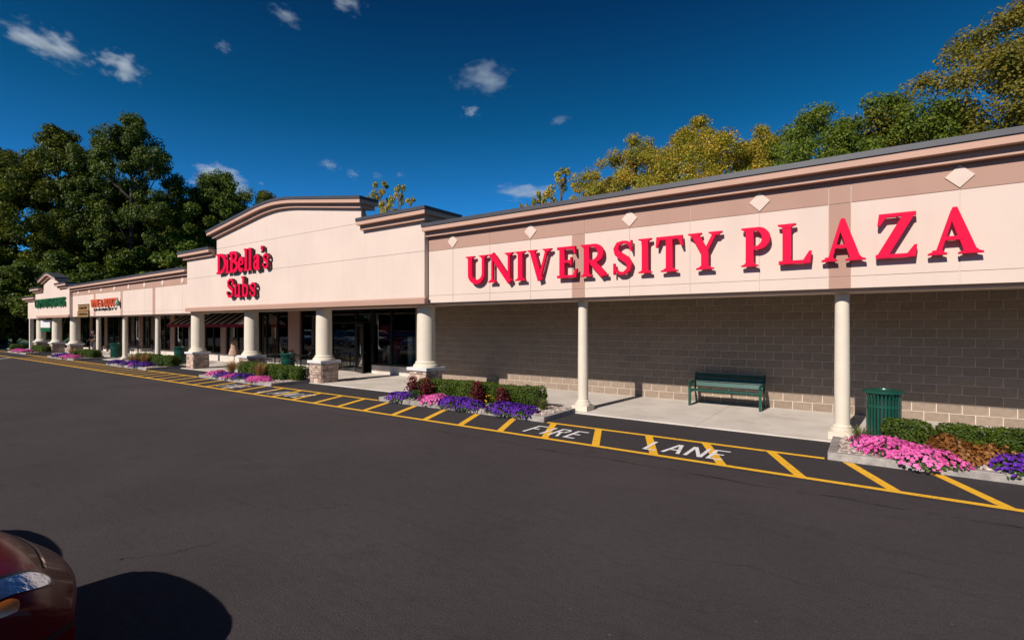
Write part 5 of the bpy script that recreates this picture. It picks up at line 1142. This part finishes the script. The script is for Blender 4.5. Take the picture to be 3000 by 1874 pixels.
# ------------------------------------------------------------------ trees
def tree_proto(name, seed, h, crown_r, crown_base, n_cl, per, leaf, m, flat=0.75, lean=0.0, sparse=1.0, cl_r=0.145):
    rr = np.random.default_rng(seed)
    o = thing(name, 'tree', 'tree', (0, 0, 0))
    tr = MB(); pts = [(0, 0, -0.1), (0.05 * lean, 0.02, h * 0.2), (0.12 * lean, 0.05, h * 0.45), (0.2 * lean, 0.0, h * 0.72), (0.25 * lean, 0.05, h * 0.9)]
    tr.tube(pts, [h * 0.022, h * 0.017, h * 0.012, h * 0.006, h * 0.002], 9)
    # clumps fill an uneven crown
    C = []
    ch = h - crown_base
    while len(C) < n_cl:
        d = rr.normal(0, 1, 3); d /= np.linalg.norm(d); q = d * rr.uniform(0.35, 1.0) ** 0.5
        z = crown_base + ch * (0.5 + 0.5 * q[2]); prof = math.sin(math.pi * min(1, max(0, ((z - crown_base) / ch) * 0.88 + 0.10))) ** 0.6
        a = math.atan2(q[1], q[0]); lob = 1 + 0.22 * math.sin(3 * a + seed) + 0.14 * math.sin(5 * a + 2.3 * seed + z * 0.7)
        rad = math.hypot(q[0], q[1]) * crown_r * prof * lob * 1.25
        C.append((rad * math.cos(a) + 0.2 * lean, rad * math.sin(a), z))
    C = np.array(C)
    for k in range(0, n_cl, max(1, n_cl // 22)):
        c_ = C[k]; zs = max(crown_base * 0.6, c_[2] - np.hypot(c_[0], c_[1]) * 0.8 - 0.5); zs = min(zs, h * 0.85)
        mid = (c_[0] * 0.45, c_[1] * 0.45, zs + (c_[2] - zs) * 0.4)
        tr.tube([(0.02, 0.02, zs), mid, tuple(c_)], [h * 0.006, h * 0.0042, h * 0.0015], 6)
    link('trunk', tr.mesh('trunk', M['bark'], smooth=60), o)
    P = []; Nn = []
    for c_ in C:
        r = crown_r * cl_r * rr.uniform(0.7, 1.5) ; n = int(per * rr.uniform(0.6, 1.4) * sparse)
        d = rr.normal(0, 1, (n, 3)); d /= np.linalg.norm(d, axis=1)[:, None]; q = d * (rr.uniform(0, 1, n) ** 0.45 * r)[:, None] * [1, 1, flat]
        P.append(c_ + q); Nn.append(d * 0.7 + [0, -0.25, 0.55])
    P = np.concatenate(P); Nn = np.concatenate(Nn)
    link('crown', leaves_mesh('crown_leaves', P, Nn, leaf, m, 0.75, 0.55), o, kind='stuff')
    return o
T = {'autumn': tree_proto('autumn_tree', 1, 16, 4.6, 3.5, 300, 360, 0.12, M['autumn']),
     'olive': tree_proto('broad_tree', 2, 18, 5.6, 3.0, 330, 370, 0.13, M['olive']),
     'green': tree_proto('green_tree', 3, 14, 4.8, 2.5, 280, 370, 0.12, M['leaf'], 0.6),
     'green2': tree_proto('green_tree', 5, 13, 4.2, 2.0, 260, 370, 0.12, M['leaf'], 0.65),
     'thin': tree_proto('slender_tree', 6, 16, 2.2, 6.0, 60, 130, 0.2, M['autumn'], 0.9, 0, 0.7),
     'dark': tree_proto('dark_tree', 8, 22, 6.0, 2.5, 300, 360, 0.21, M['dark_leaf'], 0.7),
     'dark2': tree_proto('dark_tree', 9, 22, 6.6, 2.0, 300, 360, 0.21, M['dark_leaf'], 0.7),
     'dolive': tree_proto('dark_tree', 10, 20, 5.6, 2.5, 300, 360, 0.21, M['dark_olive'], 0.75),
     'under': tree_proto('dark_tree', 12, 10, 4.6, 0.2, 130, 330, 0.25, M['dark_leaf'], 0.8)}
tu = set()
def tree(kind, x, y, sc, lab, rz=None, group=None, z=0):
    pr = T[kind]; rz = random.uniform(0, 6.28) if rz is None else rz
    if kind not in tu: tu.add(kind); pr.location = (x, y, z); pr.rotation_euler = (0, 0, rz); pr.scale = (sc, sc, sc) if not isinstance(sc, tuple) else sc; pr['label'] = lab; o = pr
    else: o = copy_tree(pr, None, (x, y, z), rz, lab, sc)
    if group: o['group'] = group
    return o
GB = 'trees rising behind the building'
tree('autumn', -9.6, 35, (1.05, 1.05, 1.0), 'tall orange and yellow tree rising above the word UNIVERSITY', group=GB)
tree('autumn', -14.2, 36, (0.95, 0.95, 1.0), 'smaller orange tree at the left of the tall orange one', group=GB)
tree('autumn', -5.6, 36, (0.75, 0.75, 0.93), 'orange-tinged tree at the right of the tall orange one', group=GB)
tree('green', -2.4, 34, (1.0, 1.0, 1.05), 'green tree behind the word PLAZA, next to the orange trees', group=GB)
tree('green2', 0.8, 34, (1.1, 1.1, 1.13), 'green tree behind the last letters of PLAZA', group=GB)
tree('green', 3.2, 38, (1.0, 1.0, 1.02), 'green tree left of the tall olive tree at the right edge', group=GB)
tree('olive', 7.1, 37, (1.1, 1.1, 1.08), 'tallest olive-brown tree at the right edge of the sky', group=GB)
tree('olive', 12.0, 40, (1.1, 1.1, 1.03), 'olive-brown tree cut off by the right edge', group=GB)
tree('green2', -12.6, 33, (0.7, 0.7, 0.80), 'low dark green tree under the orange ones', group=GB)
tree('green2', -18.0, 36, (0.55, 0.55, 0.93), 'small round green tree at the left foot of the orange trees', group=GB)
tree('thin', -25.8, 45, (1.05, 1.05, 1.2), 'slender orange tree apart from the others over the fascia', group=GB)
tree('thin', -23.0, 46, (0.95, 0.95, 1.15), 'half bare slender tree right of the slender orange one', group=GB)
tree('thin', -30.0, 48, (0.8, 0.8, 1.13), 'thin wispy tree just right of the gabled shop', group=GB)
tree('thin', -33.0, 49, (0.6, 0.6, 1.08), 'thinnest wispy tree nearest the gabled shop', group=GB)
tree('thin', -53.5, 45, (1.1, 1.1, 1.42), 'slender yellow tree peeking over the right end of the bowed gable', group=GB)
tree('thin', -50.5, 45.5, (1.0, 1.0, 1.36), 'second slender yellow tree peeking over the bowed gable\'s right end', group=GB)
GL = 'dark trees at the left'
tree('dark', -66, 21, (0.9, 0.9, 1.17), 'tallest dark tree with a ragged top at the left', group=GL)
tree('dolive', -73, 16.5, (1.05, 1.05, 1.2), 'dark olive tree left of the tallest one', group=GL)
tree('dolive', -78, 13, (0.95, 0.95, 1.08), 'dark olive tree at the left edge of the photo', group=GL)
tree('dark2', -64, 29, (0.85, 0.85, 0.97), 'dark tree right of the tallest one with sky through its top', group=GL)
tree('dolive', -60.5, 33, (0.75, 0.75, 0.93), 'dark olive tree next to the bowed gable\'s left end', group=GL)
tree('dark2', -72, 22, (0.9, 0.9, 0.9), 'broad dark tree between the two tall ones at the left', group=GL)
tree('dolive', -66, 30, (0.8, 0.8, 1.0), 'dark olive tree filling the gap between the tallest tree and the gable', group=GL)
tree('dark2', -80, 24, (0.9, 0.9, 0.95), 'broad dark tree behind the others at the left edge', group=GL)
tree('dark2', -72, 31, (0.9, 0.9, 0.9), 'broad dark tree behind the tallest one', group=GL)
tree('dark', -57, 34, (0.7, 0.7, 0.75), 'dark tree behind the bowed gable\'s left shoulder', group=GL)
for i, (x, y, s) in enumerate([(-65, 14.5, 0.95), (-61.8, 19, 0.9), (-70, 10.5, 1.0), (-76, 8.5, 1.1), (-62, 25, 1.25), (-56, 33, 1.1), (-50, 33.5, 0.95), (-44, 34, 0.8), (-67, 6.5, 0.7), (-82, 4, 1.2), (-72, 2.5, 0.8), (-76, 13.5, 0.7), (-70, 14.5, 0.75)]):
    tree('under', x, y, (s * 1.1, s * 1.1, s), ['low dark tree against the end wall of the far store', 'low dark tree just behind the far store', 'low dark tree over the shrubs past the last store', 'low dark tree at the left edge behind the shrubs', 'dark tree above the far store\'s gable', 'low dark tree behind the shop row, left', 'low dark tree behind the shop row, middle', 'low dark tree behind the shop row, right', 'lowest dark bush tree at the end of the fire lane', 'dark bushy tree left of the picture edge', 'dark bush tree beyond the end of the lot', 'dark low bush tree behind the shrubs past the last store', 'dark low bush tree touching the last store\'s end post'][i], group=GL)
# unseen wood added behind the viewer to darken the shop glass reflections
wd_ = []
far = link('added_wood', None, None, (0, -48, 0), kind='stuff')
P = []; Nn = []
for k in range(112):
    if k < 70: x, y = -92 + k * 2.2 + rng.uniform(-1, 1), rng.uniform(-4, 4)
    else: x, y = -96 + rng.uniform(-4, 4), (k - 70) * 1.15 + 1
    h = rng.uniform(8, 14); n = 260
    d = unit(n); P.append(d * (rng.uniform(0, 1, n) ** 0.4)[:, None] * [2.6, 2.6, h / 2] + [x, y, h / 2]); Nn.append(d)
far_o = link('foliage', leaves_mesh('added_wood_leaves', np.concatenate(P), np.concatenate(Nn), 0.9, M['dark_olive'], 0.8, 0.6), far, kind='stuff')
g = MB(); g.box(-95, 60, -1.0, 1.5, -0.2, 6.0); g.box(-98, -96, 1.6, 46, -0.2, 6.0); link('wood_backing', g.mesh('wood_backing', M['boxwood_core']), far, kind='stuff')

# ------------------------------------------------------------------ clouds: small lit volumes high beyond the trees
cm = bpy.data.materials.new('cloud'); cm.use_nodes = True
n = cm.node_tree.nodes; l = cm.node_tree.links; n.remove(n['Principled BSDF'])
tc = n.new('ShaderNodeTexCoord'); oi = n.new('ShaderNodeObjectInfo')
ln = n.new('ShaderNodeVectorMath'); ln.operation = 'LENGTH'; l.new(tc.outputs['Object'], ln.inputs[0])
nz = n.new('ShaderNodeTexNoise'); nz.noise_dimensions = '4D'; nz.inputs['Scale'].default_value = 2.1; nz.inputs['Detail'].default_value = 7; nz.inputs['Roughness'].default_value = 0.6
wv = n.new('ShaderNodeMath'); wv.operation = 'MULTIPLY'; wv.inputs[1].default_value = 50; l.new(oi.outputs['Random'], wv.inputs[0]); l.new(wv.outputs[0], nz.inputs['W'])
l.new(tc.outputs['Object'], nz.inputs['Vector'])
m1 = n.new('ShaderNodeMath'); m1.operation = 'MULTIPLY_ADD'; m1.inputs[1].default_value = 3.2; m1.inputs[2].default_value = -1.0; l.new(nz.outputs[0], m1.inputs[0])
m2 = n.new('ShaderNodeMath'); m2.operation = 'SUBTRACT'; l.new(m1.outputs[0], m2.inputs[0]); l.new(ln.outputs['Value'], m2.inputs[1])
m3 = n.new('ShaderNodeMath'); m3.operation = 'MAXIMUM'; m3.inputs[1].default_value = 0; l.new(m2.outputs[0], m3.inputs[0])
oc = n.new('ShaderNodeSeparateColor'); l.new(oi.outputs['Color'], oc.inputs[0])
m4 = n.new('ShaderNodeMath'); m4.operation = 'MULTIPLY'; l.new(m3.outputs[0], m4.inputs[0]); l.new(oc.outputs[0], m4.inputs[1])
pv = n.new('ShaderNodeVolumePrincipled'); pv.inputs['Color'].default_value = (0.97, 0.97, 0.98, 1); pv.inputs['Anisotropy'].default_value = 0.1; l.new(m4.outputs[0], pv.inputs['Density'])
l.new(pv.outputs[0], n['Material Output'].inputs['Volume'])
bm = bmesh.new(); bmesh.ops.create_icosphere(bm, subdivisions=3, radius=1.0); cme = bpy.data.meshes.new('cloud'); bm.to_mesh(cme); bm.free(); cme.materials.append(cm)
th = R(35.33)
def cloud(az, el, wd, hg, dens, lab, roll=0.0, dist=1500.0):
    """az: degrees right of the way the photograph looks; el: degrees above the horizon"""
    a = th - R(az); d = Vector((-math.sin(a), math.cos(a), 0)) * dist; d.z = math.tan(R(el)) * dist + 2
    o = link('cloud', cme, None, d); k = dist / 57.3; o.scale = (wd / 2 * k, wd / 2.6 * k, hg / 2 * k); o.rotation_euler = (0, roll, a)
    o.color = (dens, dens, dens, 1); tag(o, lab, 'cloud', 'small white clouds')
    return o
def from_px(u, v): az = math.degrees(math.atan((u - 1500) / 1480)); return az, math.degrees(math.atan((952 - v) / 1480 * math.cos(R(az))))
for u, v, wd, hg, dn, lab, rl in [(145, 134, 7.0, 3.2, 0.020, 'largest bright cloud at the top left of the sky', 0.22), (352, 195, 4.8, 3.2, 0.022, 'bright round cloud right of the largest one', 0.2), (655, 138, 2.2, 1.6, 0.012, 'tiny faint cloud in the upper left sky', 0.6), (835, 48, 4.4, 2.0, 0.008, 'thin wisp at the top edge above the gable', 0.3), (1015, 10, 5.0, 2.4, 0.010, 'faint cloud cut by the top edge', 0.1),
                                (1415, 235, 9.0, 4.4, 0.006, 'wispy spread cloud in the middle of the sky', -0.1), (1378, 328, 2.8, 1.8, 0.016, 'small round cloud under the wispy one', 0.0), (1640, 352, 3.2, 1.5, 0.006, 'faint smudge of cloud right of the small round one', -0.3), (965, 482, 2.9, 1.5, 0.010, 'small cloud over the gable\'s right half', 0.2), (1033, 508, 2.2, 1.3, 0.011, 'tiny cloud right of the one over the gable', 0.3), (1105, 514, 2.0, 1.0, 0.007, 'faint tiny cloud between the gable and the right shoulder', 0.0), (1172, 511, 1.6, 0.9, 0.009, 'last tiny cloud in the row beside the gable', 0.0),
                                (655, 535, 8.0, 4.0, 0.022, 'bright cloud behind the dark trees beside the gable', 0.2), (1545, 562, 9.0, 2.0, 0.014, 'flat cloud low behind the slender trees', 0.0)]:
    az, el = from_px(u, v); cloud(az, el, wd * 1.0, hg * 1.0, dn * 2.6, lab, rl)
